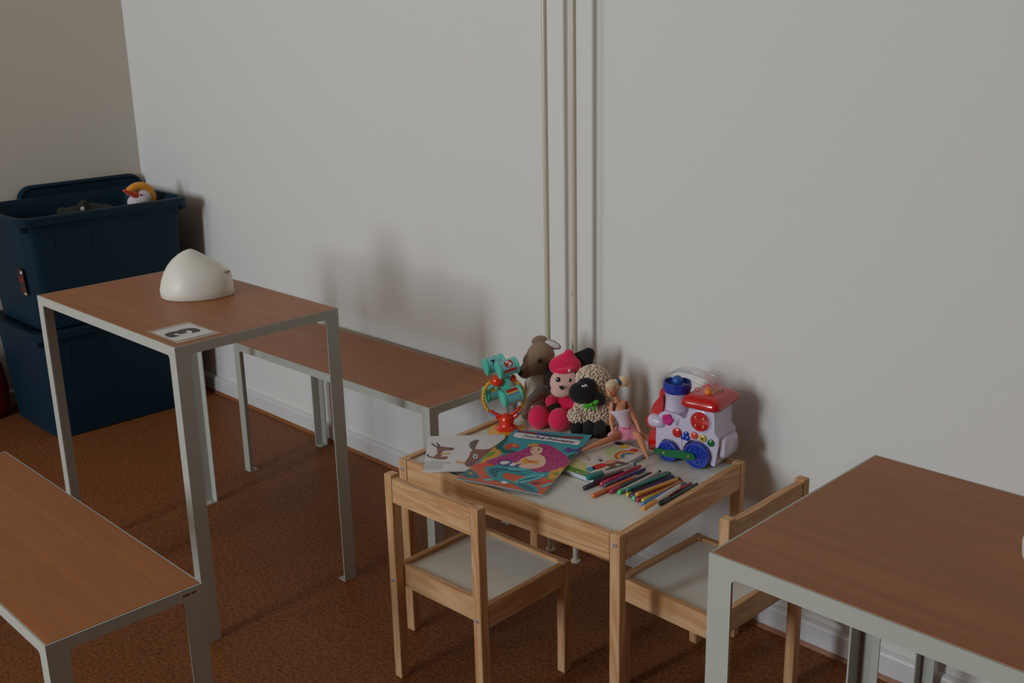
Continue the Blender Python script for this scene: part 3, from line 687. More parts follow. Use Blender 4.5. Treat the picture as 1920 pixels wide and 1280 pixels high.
for c, k in drums:
    b = B(); c = Vector(c); Mx = axisM(c, AX)
    lathe(b, [(.0175, -.0265), (.0212, -.0252), (.0220, -.0220), (.0215, -.0190), (.0200, -.0172), (.0200, .0200), (.0212, .0212), (.0205, .0252), (.0175, .0265)], n=36, M=Mx)
    dm = obj('drum', b, M_teal, wt, smooth=40)
    u = Mx.to_3x3() @ Vector((1, 0, 0)); v = Mx.to_3x3() @ Vector((0, 1, 0))
    want = Vector((-.1, -1, .45)); a0 = math.atan2(want.dot(v), want.dot(u))
    def patch(bm, s0, s1, t0, t1, mi, r=.01425, n=8, ellip=False):
        s0 *= 1.34; s1 *= 1.34; r += .0061
        vs = []
        if ellip:
            for i in range(20):
                a = 2 * PI * i / 20; s = (s0 + s1) / 2 + (s1 - s0) / 2 * math.cos(a); t = (t0 + t1) / 2 + (t1 - t0) / 2 * math.sin(a)
                vs.append(c + AX * s + (u * math.cos(a0 + t) + v * math.sin(a0 + t)) * r)
            ctr = c + AX * (s0 + s1) / 2 + (u * math.cos(a0 + (t0 + t1) / 2) + v * math.sin(a0 + (t0 + t1) / 2)) * (r + .0004)
            cv = bm.verts.new(ctr); vv = [bm.verts.new(q) for q in vs]
            for i in range(20): f_ = bm.faces.new((cv, vv[i], vv[(i + 1) % 20])); f_.material_index = mi
        else:
            A = [bm.verts.new(c + AX * s0 + (u * math.cos(a0 + t0 + (t1 - t0) * i / n) + v * math.sin(a0 + t0 + (t1 - t0) * i / n)) * r) for i in range(n + 1)]
            Bv = [bm.verts.new(c + AX * s1 + (u * math.cos(a0 + t0 + (t1 - t0) * i / n) + v * math.sin(a0 + t0 + (t1 - t0) * i / n)) * r) for i in range(n + 1)]
            for i in range(n): f_ = bm.faces.new((A[i], Bv[i], Bv[i + 1], A[i + 1])); f_.material_index = mi
    # which way round is up: flip t so +t is upward
    up_ = 1 if (u * math.cos(a0 + .3) + v * math.sin(a0 + .3)).z > (u * math.cos(a0) + v * math.sin(a0)).z else -1
    b = B(); T = lambda t: t * up_
    patch(b, -.0125, .014, T(-1.1), T(.9), 0, .0141)
    if k == 0: text(b, '7', .021, axisM(c + (Vector((-.1, -1, .45)).normalized()) * .0212, (-.1, -1, .45)) @ Matrix.Rotation(.35, 4, 'Z'), 5, bold=.0004)
    if k == 1:
        patch(b, -.007, .009, T(-.25), T(.85), 1, .01435, ellip=True)
        patch(b, -.003, .002, T(.35), T(.72), 4, .0149, ellip=True); patch(b, .001, .006, T(.0), T(.36), 4, .0149, ellip=True); patch(b, -.0115, .013, T(-.75), T(-.40), 1, .0143)
    if k == 3:
        patch(b, -.009, .012, T(.35), T(.85), 1, .0143); patch(b, -.009, .012, T(.15), T(.35), 2, .0143); patch(b, -.009, .012, T(-.1), T(.15), 3, .0143)
    if k == 2: patch(b, -.009, .012, T(-.1), T(.4), 2, .0143)
    obj('print', b, [M_teal2, M_prred, M_pryel, M_prblue, M_wht, M_blkg], dm)
b = B(); box(b, -.012, -.012, .112, .010, .012, .145); tube(b, [(-.006, 0, .130), (-.024, .018, .168)], .006, n=10); tube(b, [(0, 0, .13), (.004, -.008, .155)], .007, n=10); tube(b, [(0, 0, .125), (.010, -.008, .098)], .008, n=10); tube(b, [(-.006, 0, .13), (-.024, .018, .105)], .006, n=10)
obj('hub', b, M_teal, wt, smooth=40, bevel=0)
b = B(); sphere(b, (-.021, -.010, .132), .0146)
for k in range(6): tube(b, [Vector((-.021, -.010, .132)) + (Vector((0, 0, 1)) * math.cos(a) + Vector((.8, -.6, 0)) * math.sin(a) * math.cos(k * PI / 6)) * .0149 + Vector((.6, .8, 0)) * math.sin(a) * math.sin(k * PI / 6) * .0149 for a in [PI * j / 12 for j in range(13)]], .0006, n=5)
obj('side_ball', b, M_redp, wt, smooth=True)
b = B(); sphere(b, (.018, -.004, .136), (.008, .006, .010)); obj('side_knob', b, M_redp, wt, smooth=True)
def ringpt(a, rr=.0505): return Vector((-.006 + rr * math.cos(a), -.001, .087 + rr * 1.02 * math.sin(a)))
for a0, a1 in ((math.radians(128), math.radians(224)), (math.radians(-48), math.radians(58))):
    b = B(); n = 60
    for ph in (0, PI):
        pts = []
        for k in range(n + 1):
            a = a0 + (a1 - a0) * k / n; p = ringpt(a); d = (p - ringpt(a, 0)).normalized(); q = 17 * (a - a0) + ph
            pts.append(p + d * .0022 * math.cos(q) + Vector((0, 1, 0)) * .0022 * math.sin(q))
        tube(b, pts, .0027, n=7)
    obj('twisted_ring', b, M_yel, wt, smooth=True)
for a0, a1 in ((228, 256), (-64, -34)):
    for kk, (rr, mm_) in enumerate(((.0460, M_redp), (.0525, M_cblue))):
        b = B()
        for k in range(7):
            a = math.radians(a0 + (a1 - a0) * k / 6); sphere(b, ringpt(a, rr) + Vector((0, -.002 + .004 * kk, 0)), .0042, sub=2)
        obj('bead_string', b, mm_, wt, smooth=True)

# --- toy train
TO = Vector((.0069, -.1879, ZT + .0004)); TA = math.radians(9.46)
tr = empty('toy_train', TO, TA, 'white plastic toy train with blue wheels, red roof and clear handle', 'toy')
M_trw = mat('white_gloss_plastic', (214, 204, 226), .25, coat=.4); M_trr = mat('red_gloss_plastic', (206, 22, 22), .2, coat=.5); M_trb = mat('blue_gloss_plastic', (26, 60, 170), .22, coat=.5)
M_trg = mat('green_plastic', (10, 108, 62), .35); M_brass = mat('brass_screw', (200, 180, 120), .25, metal=1)
# side profile (x along train, z up), body from y=.012 to y=.100
def slab(bm, pts, y0, y1, mi=0, M=None):
    T = Matrix(((1, 0, 0, 0), (0, 0, 1, 0), (0, 1, 0, 0), (0, 0, 0, 1)))
    prism(bm, pts, y0, y1, mi, (M or Matrix()) @ T)
def arch(cx, cz, r, a0, a1, n=10): return [(cx + r * math.cos(math.radians(a0 + (a1 - a0) * k / n)), cz + r * math.sin(math.radians(a0 + (a1 - a0) * k / n))) for k in range(n + 1)]
b = B()
prof = [(-.038, .0105)] + [(-.031, .0105)] + arch(-.003, .024, .0275, 205, 20, 10) + [(.034, .026)] + arch(.066, .029, .035, 178, -20, 12) + [(.103, .0102), (.110, .0102), (.118, .060), (.117, .078), (.108, .088), (.105, .135), (.045, .139), (.038, .112), (.034, .108), (.016, .114), (-.018, .116), (-.030, .108), (-.037, .090), (-.038, .060)]
slab(b, prof, .012, .100)
bmesh.ops.triangulate(b, faces=[f for f in b.faces if len(f.verts) > 6])
obj('body', b, M_trw, tr, bevel=0)
b = B(); slab(b, [(-.034, .010), (.108, .010), (.108, .055), (-.034, .055)], .030, .060); obj('underbody', b, M_trw, tr)
b = B(); ring_loft(b, [[Vector((.118 + d, y, z)) for y, z in rrect(.07 - s, .05 - s, .012, 5, cx=.056, cy=.050)] for d, s in ((0, 0), (.010, .004), (.014, .014))]); obj('rear_bulge', b, M_trw, tr, smooth=40)
b = B(); box(b, .112, .040, .022, .1215, .075, .030); obj('handle_slot', b, M_dark, tr)
b = B(); lathe(b, [(.030, .112), (.0285, .122), (.0275, .150), (.029, .152), (.029, .154)], n=36, M=Matrix.Translation((-.006, .050, 0))); ch_ = obj('chimney', b, M_trw, tr, smooth=40)
b = B(); lathe(b, [(.028, .153), (.031, .158), (.0325, .166), (.0320, .178), (.030, .1785), (.029, .170), (.01, .169)], n=36, M=Matrix.Translation((-.006, .050, 0))); obj('chimney_ring', b, M_trb, ch_, smooth=40)
# boiler swell with flower
b = B(); sphere(b, (-.006, .052, .098), (.034, .042, .026)); obj('boiler', b, M_trw, tr, smooth=True)
# red front
b = B()
slab(b, [(-.060, .012), (-.037, .0105), (-.037, .064), (-.056, .060), (-.062, .035)], .018, .094)
slab(b, spline([(-.037, .066), (-.058, .066), (-.069, .076), (-.068, .088), (-.058, .098), (-.052, .120), (-.038, .140), (-.028, .146), (-.028, .10)], 3), .020, .092)
slab(b, spline([(-.028, .135), (-.042, .140), (-.040, .155), (-.034, .162), (-.026, .158)], 3), .034, .078)
fo = obj('front_grille', b, M_trr, tr, bevel=0)
b = B(); lathe(b, [(.0165, 0), (.0165, .004), (.014, .020), (.009, .030), (.002, .033)], n=28, M=axisM((-.046, .020, .086), (1, -.28, .03))); sphere(b, (-.046, .020, .086), .0165)
obj('side_lamp', b, M_trw, tr, smooth=50)
# wheels
def wheel(x, z, r, y):
    b = B(); lathe(b, [(r * .96, -.0125), (r, -.011), (r, -.002), (r * .95, .0), (r * .80, .0005), (r * .76, -.0012), (r * .30, -.0012), (r * .26, .001), (.001, .001)], n=40, M=axisM((x, y, z), (0, -1, 0)))
    wh = obj('wheel', b, M_trb, tr, smooth=40)
    b = B()
    for k in range(8):
        a = 2 * PI * k / 8; sphere(b, (x + r * .55 * math.cos(a), y - .0006, z + r * .55 * math.sin(a)), (r * .10, .0012, r * .10), sub=2)
    obj('wheel_stud', b, M_trb, wh, smooth=True); return wh
wheel(-.002, .0250, .0250, 0); wheel(.070, .0310, .0310, 0)
for x, r in ((-.002, .0250), (.070, .0310)):
    b = B(); lathe(b, [(r * .96, -.0125), (r, -.011), (r, -.002), (r * .95, .0), (.001, .001)], n=32, M=axisM((x, .072, r), (0, 1, 0))); obj('wheel', b, M_trb, tr, smooth=40)
b = B(); slab(b, spline([(-.030, .018), (-.033, .024), (-.028, .030), (-.006, .0305), (.028, .036), (.060, .0365), (.069, .033), (.070, .026), (.060, .020), (.030, .0185), (-.004, .0155)], 3), -.007, -.0025)
rod = obj('coupling_rod', b, M_trg, tr)
b = B(); lathe(b, [(.0038, 0), (.0032, .0016), (.0008, .002)], M=axisM((-.0075, -.007, .0235), (0, -1, 0)), n=14); lathe(b, [(.0038, 0), (.0032, .0016), (.0008, .002)], M=axisM((.055, -.007, .028), (0, -1, 0)), n=14); obj('screw', b, M_brass, rod, smooth=40)
# roof
def rf(z, e, r=.016): return [Vector((x, y, z)) for x, y in rrect(.086 + e, .110 + e, r, 6, cx=.074, cy=.056)]
b = B(); ring_loft(b, [rf(.139, -.012), rf(.141, .004), rf(.146, .010), rf(.154, .008), rf(.163, -.004), rf(.168, -.020), rf(.169, -.036)]); obj('roof', b, M_trr, tr, smooth=50)
# window with four little lamps
b = B(); lathe(b, [(.0262, -.001), (.0262, .0012), (.0240, .002), (.0235, .0008), (.001, .0008)], n=40, M=axisM((.0725, .012, .109), (0, -1, 0))); obj('window_rim', b, M_trw, tr, smooth=40)
b = B(); lathe(b, [(.0225, .0005), (.0222, .0026), (.012, .0036), (.001, .0038)], n=40, M=axisM((.0725, .012, .109), (0, -1, 0))); wn = obj('round_window', b, M_trr, tr, smooth=60)
b = B()
for dx, dz in ((-.0095, .0095), (.0095, .0095), (-.0095, -.0095), (.0095, -.0095)):
    tube(b, [(.0725 + dx + .0072 * math.cos(a), .0085, .109 + dz + .0072 * math.sin(a)) for a in [2 * PI * k / 20 for k in range(20)]], .0008, n=6, closed=True)
obj('lamp_ring', b, M_trr, wn, smooth=True)
b = B()
for dx, dz in ((-.0095, .0095), (.0095, .0095), (-.0095, -.0095), (.0095, -.0095)): sphere(b, (.0725 + dx, .0078, .109 + dz), (.0026, .0022, .0032), sub=2)
obj('lamp_dome', b, mat('clear_yellow_lens', (220, 190, 110), .1, coat=.6), wn, smooth=True)
# buttons
def btn(name, bmf, m): b = B(); bmf(b); return obj(name, b, m, tr, smooth=40)
M_mag = mat('magenta_plastic', (206, 26, 132), .3, coat=.4); M_org = mat('orange_plastic', (232, 80, 30), .3, coat=.4); M_yl = mat('lemon_plastic', (214, 186, 50), .3, coat=.4); M_gr2 = mat('bottle_green_plastic', (16, 112, 62), .3, coat=.4)
btn('flower_button', lambda b: slab(b, spline([(-.0075 + (.0125 + .0015 * math.cos(5 * a)) * math.cos(a), .0985 + (.0125 + .0015 * math.cos(5 * a)) * math.sin(a)) for a in [2 * PI * k / 40 for k in range(40)]], 2), .0065, .014), M_mag)
btn('round_button', lambda b: lathe(b, [(.0112, -.001), (.0112, .003), (.009, .0045), (.001, .005)], n=28, M=axisM((.0165, .012, .0715), (0, -1, 0))), M_trr)
btn('clover_button', lambda b: [lathe(b, [(.0062, -.001), (.0062, .003), (.0045, .0042), (.001, .0045)], n=20, M=axisM((.038 + dx, .012, .068 + dz), (0, -1, 0))) for dx, dz in ((.001, .005), (-.0055, -.004), (.0045, -.0045))], M_trb)
btn('round_button', lambda b: lathe(b, [(.0082, -.001), (.0082, .003), (.0065, .0042), (.001, .0045)], n=24, M=axisM((.0595, .012, .0735), (0, -1, 0))), M_org)
yb = btn('round_button', lambda b: lathe(b, [(.0082, -.001), (.0082, .003), (.0065, .0042), (.001, .0045)], n=24, M=axisM((.0805, .012, .0715), (0, -1, 0))), M_yl)
b = B(); text(b, 'A', .009, Matrix.Translation((.0805, .0074, .0715)) @ Matrix.Rotation(PI / 2, 4, 'X'), 0, bold=.0003); obj('button_mark', b, M_blkg, yb)
btn('round_button', lambda b: lathe(b, [(.0082, -.001), (.0082, .003), (.0065, .0042), (.001, .0045)], n=24, M=axisM((.1000, .012, .0645), (0, -1, 0))), M_gr2)
b = B(); tube(b, spline([(.004, .0115, .110), (.012, .0105, .100), (.014, .0105, .088)], 5, False), .0007, n=6); tube(b, spline([(.022, .0115, .109), (.018, .0105, .100), (.0165, .0105, .088)], 5, False), .0007, n=6); obj('seam', b, M_trw, tr, smooth=True)
# clear tunnel over the top and balls
M_clr = mat('clear_plastic', (245, 242, 238), .05, trans=1, alpha=.42)
b = B(); arcp = spline([(-.034, .174), (-.028, .190), (-.014, .201), (.004, .207), (.024, .208), (.052, .205), (.078, .198), (.094, .183), (.101, .168)], 5, False)
for y in (.034, .070): tube(b, [(x, y, z) for x, z in arcp], .0022, n=8)
obj('clear_handle_edge', b, M_clr, tr, smooth=True)
b = B(); A = [b.verts.new((x, .034, z)) for x, z in arcp]; C_ = [b.verts.new((x, .070, z)) for x, z in arcp]
for i in range(len(arcp) - 1): b.faces.new((A[i], A[i + 1], C_[i + 1], C_[i]))
bmesh.ops.solidify(b, geom=b.faces[:], thickness=.0015)
obj('clear_handle', b, M_clr, tr, smooth=True)
M_b1 = mat('blue_ball', (40, 96, 176), .3, coat=.4); M_b2 = mat('orange_ball', (236, 138, 48), .3, coat=.4); M_b3 = mat('pink_ball', (205, 92, 92), .3, coat=.4)
for c, m_, r in (((-.006, .050, .1795), M_b1, .0128), ((.077, .040, .1705), M_b2, .0115), ((.066, .064, .1715), M_b3, .0110)):
    b = B(); sphere(b, c, r); obj('ball', b, m_, tr, smooth=True)
b = B(); tube(b, [(.046 + .006 * math.cos(a), .045, .1675 + .006 * math.sin(a)) for a in [2 * PI * k / 16 for k in range(16)]], .0012, n=6, closed=True); obj('catch', b, M_b3, tr, smooth=True)
b = B()
for k in range(4): tube(b, [(.088 + .003 * k, .036 + .009 * k, .163), (.090 + .003 * k, .036 + .009 * k, .176)], .0022, n=8)
obj('ball_gate', b, mat('amber_gate', (206, 150, 110), .2, alpha=.7), tr, smooth=True)
b = B(); tube(b, [(.012, .038, .181), (.05, .038, .174)], .0008, n=6); tube(b, [(.012, .062, .181), (.05, .062, .174)], .0008, n=6); obj('rail_wire', b, M_clr, tr, smooth=True)

# ------------------------------------------------------------ printed things
def sheet(name, x, y, z, rz, label, cat, tilt=0):
    o = bpy.data.objects.new(name, None); COL.objects.link(o); o.location = (x, y, z)
    o.rotation_euler = (Matrix.Rotation(rz, 4, 'Z') @ Matrix.Rotation(tilt, 4, 'Y')).to_euler(); return tag(o, label, cat)
def pal(*cols): return [mat('ink_%d_%d_%d' % c, c, .45, coat=.15) for c in cols]
# booklet with the dog: local x along its bottom edge, y up the page
bk = sheet('picture_booklet', -.3429, -.6194, ZT + .0085, math.radians(46.4), 'open white booklet page with a drawing of a brown dog, under the mermaid magazine', 'book', tilt=0)
Wb, Hb = .185, .216
b = B(); box(b, 0, 0, 0, Wb, Hb, .0012); box(b, .0015, .001, .0013, Wb, Hb - .001, .0024); pg = obj('pages', b, mat('booklet_paper', (228, 224, 226), .55), bk)
b = B(); P_ = pal((132, 66, 44), (44, 30, 30), (96, 70, 60), (222, 166, 96), (170, 166, 168), (212, 222, 224))
z = .0026
DOG = [(0,1,4,[(0.0242,0.149),(0.0393,0.1447),(0.0521,0.1396),(0.0632,0.136),(0.0653,0.1276),(0.0575,0.12),(0.0419,0.1211),(0.0306,0.1137),(0.0253,0.1283)]),(1,2,4,[(0.0097,0.166),(0.0122,0.1692),(0.0157,0.1631),(0.0217,0.1513),(0.0275,0.1447),(0.0245,0.1416),(0.0162,0.1517)]),(1,2,4,[(0.0218,0.1668),(0.024,0.1701),(0.0267,0.1635),(0.0321,0.1485),(0.0283,0.1466)]),(0,2,4,[(0.0271,0.1221),(0.0373,0.1193),(0.0365,0.1032),(0.0383,0.0791),(0.0492,0.0745),(0.0441,0.0685),(0.0272,0.072),(0.0176,0.0797),(0.0245,0.0952),(0.0277,0.1099)]),(3,3,4,[(0.0364,0.1052),(0.0565,0.1051),(0.058,0.0994),(0.0491,0.0975),(0.0367,0.0967)]),(3,3,4,[(0.0368,0.0959),(0.0404,0.083),(0.0437,0.0788),(0.0376,0.0772)]),(0,4,4,[(0.036,0.0793),(0.0488,0.0852),(0.0516,0.0802),(0.0472,0.0679),(0.0348,0.0707)]),(1,3,4,[(0.018,0.0781),(0.0081,0.0844),(0.0026,0.0954),(0.0057,0.1004),(0.0087,0.0963),(0.0078,0.0911),(0.0166,0.0838)]),(1,3,4,[(0.0506,0.1356),(0.0617,0.134),(0.0626,0.1291),(0.0524,0.1306)]),(2,3,4,[(0.0266,0.1161),(0.0389,0.1172),(0.0384,0.1128),(0.0276,0.1111)]),(0,1,4,[(0.0919,0.0366),(0.094,0.0538),(0.1004,0.0789),(0.1051,0.1106),(0.1165,0.1237),(0.1447,0.1217),(0.1618,0.1437),(0.1728,0.1389),(0.1723,0.0583),(0.127,0.0266),(0.1024,0.0207),(0.0954,0.0268)]),(2,3,4,[(0.1104,0.1184),(0.1023,0.1354),(0.1007,0.1605),(0.1079,0.1769),(0.1189,0.183),(0.1225,0.1759),(0.1162,0.1489),(0.1143,0.1202)]),(5,3,4,[(0.11,0.0802),(0.1116,0.0908),(0.1155,0.0938),(0.1196,0.0887),(0.1211,0.0783),(0.1186,0.0682),(0.1144,0.0669),(0.1112,0.0711)]),(1,4,4,[(0.1131,0.0801),(0.1156,0.0874),(0.1183,0.0797),(0.1158,0.0731)]),(3,1,4,[(0.0718,0.0534),(0.0765,0.0589),(0.0857,0.0517),(0.0916,0.0513),(0.0913,0.0413),(0.0815,0.0412),(0.0747,0.0435)]),(1,2,4,[(0.1012,0.0378),(0.1087,0.0432),(0.1117,0.0391),(0.1043,0.0339)])]
TXT = [[(0.0155,0.0602),(0.0196,0.06),(0.0196,0.0572),(0.0156,0.0575)],[(0.0208,0.06),(0.0249,0.0596),(0.0249,0.057),(0.0208,0.0572)],[(0.026,0.0596),(0.0301,0.0593),(0.0301,0.0566),(0.0259,0.0569)],[(0.0312,0.0592),(0.0353,0.059),(0.0353,0.0562),(0.0311,0.0565)],[(0.0363,0.0589),(0.0405,0.0586),(0.0404,0.0559),(0.0363,0.0561)],[(-0.0008,0.0551),(0.0033,0.0549),(0.0033,0.0521),(-0.0008,0.0524)],[(0.0043,0.0548),(0.0084,0.0545),(0.0084,0.0518),(0.0044,0.0521)],[(0.0095,0.0544),(0.0136,0.0541),(0.0136,0.0515),(0.0095,0.0518)],[(0.0146,0.0541),(0.0188,0.0538),(0.0188,0.0512),(0.0147,0.0514)],[(0.0199,0.0538),(0.0239,0.0535),(0.024,0.0508),(0.0199,0.0511)],[(0.0251,0.0534),(0.0292,0.0532),(0.0292,0.0504),(0.025,0.0507)],[(0.0302,0.0531),(0.0343,0.0528),(0.0343,0.0501),(0.0302,0.0503)],[(0.0354,0.0527),(0.0395,0.0524),(0.0395,0.0497),(0.0354,0.05)],[(0.0405,0.0524),(0.0447,0.0521),(0.0446,0.0494),(0.0405,0.0497)],[(0.0458,0.052),(0.0499,0.0518),(0.0498,0.0491),(0.0457,0.0493)],[(0.0509,0.0517),(0.055,0.0514),(0.0549,0.0487),(0.0509,0.049)],[(0.0561,0.0513),(0.0602,0.0511),(0.0601,0.0484),(0.056,0.0486)],[(-0.0012,0.049),(0.0029,0.0487),(0.0029,0.046),(-0.0013,0.0463)],[(0.0039,0.0486),(0.008,0.0484),(0.008,0.0456),(0.0039,0.046)],[(0.0091,0.0483),(0.0132,0.0481),(0.0132,0.0453),(0.0091,0.0455)],[(0.0143,0.048),(0.0184,0.0477),(0.0184,0.045),(0.0143,0.0452)],[(0.0194,0.0476),(0.0236,0.0473),(0.0235,0.0446),(0.0194,0.0449)],[(0.0246,0.0473),(0.0287,0.047),(0.0287,0.0443),(0.0246,0.0445)],[(0.0297,0.0469),(0.0339,0.0466),(0.0338,0.0439),(0.0297,0.0442)],[(0.0349,0.0465),(0.039,0.0463),(0.039,0.0436),(0.0349,0.0439)],[(0.0401,0.0462),(0.0442,0.046),(0.0441,0.0433),(0.04,0.0435)],[(0.0453,0.0459),(0.0494,0.0456),(0.0493,0.0429),(0.0452,0.0432)],[(0.0504,0.0455),(0.0545,0.0453),(0.0544,0.0426),(0.0503,0.0428)],[(0.0556,0.0452),(0.0597,0.0449),(0.0596,0.0423),(0.0555,0.0425)],[(-0.0023,0.0421),(0.0017,0.0418),(0.0017,0.0392),(-0.0024,0.0395)],[(0.0029,0.0418),(0.0069,0.0415),(0.0069,0.0389),(0.0028,0.0391)],[(0.0079,0.0414),(0.012,0.0412),(0.012,0.0385),(0.008,0.0388)],[(0.0131,0.0411),(0.0172,0.0408),(0.0172,0.0382),(0.0131,0.0384)],[(0.0183,0.0407),(0.0224,0.0405),(0.0223,0.0378),(0.0183,0.0381)],[(0.0234,0.0404),(0.0275,0.0401),(0.0274,0.0375),(0.0234,0.0378)],[(0.0286,0.04),(0.0327,0.0398),(0.0326,0.0371),(0.0286,0.0374)],[(0.0337,0.0397),(0.0378,0.0395),(0.0378,0.0368),(0.0337,0.037)],[(0.0389,0.0394),(0.043,0.0391),(0.0429,0.0364),(0.0388,0.0367)],[(-0.0027,0.0361),(0.0013,0.0358),(0.0014,0.0331),(-0.0027,0.0333)],[(0.0024,0.0357),(0.0065,0.0354),(0.0065,0.0327),(0.0024,0.033)],[(0.0075,0.0353),(0.0116,0.0351),(0.0117,0.0324),(0.0076,0.0326)],[(0.0127,0.035),(0.0168,0.0347),(0.0168,0.032),(0.0127,0.0324)],[(0.0178,0.0346),(0.0219,0.0344),(0.0219,0.0317),(0.0178,0.032)],[(0.023,0.0343),(0.0271,0.0341),(0.027,0.0314),(0.0229,0.0316)],[(0.0281,0.034),(0.0322,0.0337),(0.0322,0.031),(0.0281,0.0313)],[(0.0333,0.0336),(0.0373,0.0333),(0.0373,0.0307),(0.0332,0.0309)],[(0.0384,0.0332),(0.0425,0.033),(0.0424,0.0303),(0.0384,0.0306)],[(-0.0031,0.0299),(0.001,0.0297),(0.0009,0.027),(-0.0031,0.0273)],[(0.0021,0.0296),(0.0061,0.0293),(0.0061,0.0267),(0.0021,0.027)],[(0.0072,0.0293),(0.0112,0.029),(0.0113,0.0263),(0.0072,0.0266)],[(0.0122,0.0289),(0.0163,0.0287),(0.0163,0.0261),(0.0122,0.0263)],[(0.0174,0.0286),(0.0215,0.0283),(0.0214,0.0256),(0.0174,0.026)],[(0.0225,0.0282),(0.0266,0.028),(0.0266,0.0253),(0.0226,0.0256)],[(0.0277,0.0279),(0.0317,0.0276),(0.0317,0.025),(0.0276,0.0252)],[(0.0327,0.0276),(0.0368,0.0273),(0.0368,0.0247),(0.0328,0.0249)],[(0.0379,0.0272),(0.042,0.027),(0.0419,0.0243),(0.0379,0.0246)],[(-0.0034,0.0239),(0.0006,0.0236),(0.0006,0.021),(-0.0035,0.0212)],[(0.0016,0.0235),(0.0057,0.0233),(0.0057,0.0207),(0.0016,0.0209)],[(0.0067,0.0232),(0.0108,0.023),(0.0108,0.0203),(0.0068,0.0206)],[(0.0119,0.0229),(0.0159,0.0226),(0.0159,0.02),(0.0118,0.0202)],[(0.017,0.0225),(0.0211,0.0223),(0.0211,0.0196),(0.017,0.0199)],[(0.0221,0.0222),(0.0261,0.022),(0.0261,0.0192),(0.0221,0.0195)],[(0.0272,0.0219),(0.0312,0.0216),(0.0312,0.019),(0.0271,0.0192)],[(0.0323,0.0215),(0.0364,0.0212),(0.0364,0.0186),(0.0323,0.0189)],[(0.0374,0.0212),(0.0415,0.0209),(0.0414,0.0183),(0.0374,0.0185)],[(-0.0039,0.0178),(0.0002,0.0176),(0.0002,0.015),(-0.0039,0.0152)],[(0.0012,0.0176),(0.0052,0.0173),(0.0052,0.0147),(0.0013,0.0149)],[(0.0064,0.0172),(0.0104,0.0169),(0.0104,0.0143),(0.0063,0.0146)],[(0.0114,0.0168),(0.0155,0.0166),(0.0155,0.0139),(0.0115,0.0142)],[(0.0165,0.0166),(0.0206,0.0163),(0.0206,0.0136),(0.0165,0.014)],[(0.0216,0.0162),(0.0257,0.0159),(0.0257,0.0133),(0.0216,0.0135)],[(0.0268,0.0158),(0.0309,0.0156),(0.0307,0.013),(0.0268,0.0132)],[(0.0319,0.0156),(0.0359,0.0152),(0.0359,0.0126),(0.0318,0.0129)],[(0.0369,0.0152),(0.041,0.0149),(0.041,0.0122),(0.0369,0.0125)]]
for mi, dz, n_, pts in DOG: poly(b, spline(pts, n_), z + dz * .0001, mi)
for q_ in TXT: poly(b, q_, z, 4)
obj('dog_drawing', b, P_, pg)

# mermaid magazine: a soft sheet resting on the booklet, the book and the toys' feet, so its corners lie at different heights
mg = sheet('picture_magazine', -.2560, -.5985, ZT + .0140, 0, 'glossy magazine with a magenta-haired mermaid on its cover', 'magazine')
Wm, Hm = .207, .297
MC = [Vector(q) for q in ((.0025, .0029, -.0005), (.1881, .0791, -.0065), (.0750, .3637, .0160), (-.1020, .2839, .0060))]
def bend(bm):
    for ax, n_, L_ in ((0, 10, Wm), (1, 16, Hm)):
        for k in range(1, n_):
            co = [0, 0, 0]; no = [0, 0, 0]; co[ax] = L_ * k / n_; no[ax] = 1
            bmesh.ops.bisect_plane(bm, geom=bm.verts[:] + bm.edges[:] + bm.faces[:], plane_co=co, plane_no=no)
    for v in bm.verts:
        u_, w_, h_ = v.co.x / Wm, v.co.y / Hm, v.co.z
        v.co = MC[0] * (1 - u_) * (1 - w_) + MC[1] * u_ * (1 - w_) + MC[2] * u_ * w_ + MC[3] * (1 - u_) * w_ + Vector((0, 0, h_))
b = B(); box(b, .0004, .0004, -.0022, Wm - .0004, Hm - .0004, -.0003); bend(b); obj('pages', b, mat('page_block', (214, 212, 226), .6), mg)
b = B()
P_ = pal((40, 158, 172), (214, 92, 44), (176, 24, 110), (236, 190, 170), (230, 228, 232), (24, 22, 40), (224, 160, 40), (20, 106, 120), (226, 60, 40), (86, 52, 140), (90, 190, 200), (150, 20, 50), (24, 88, 78), (120, 150, 50), (240, 170, 200))
box(b, 0, 0, -.0003, Wm, Hm, .0, 0)
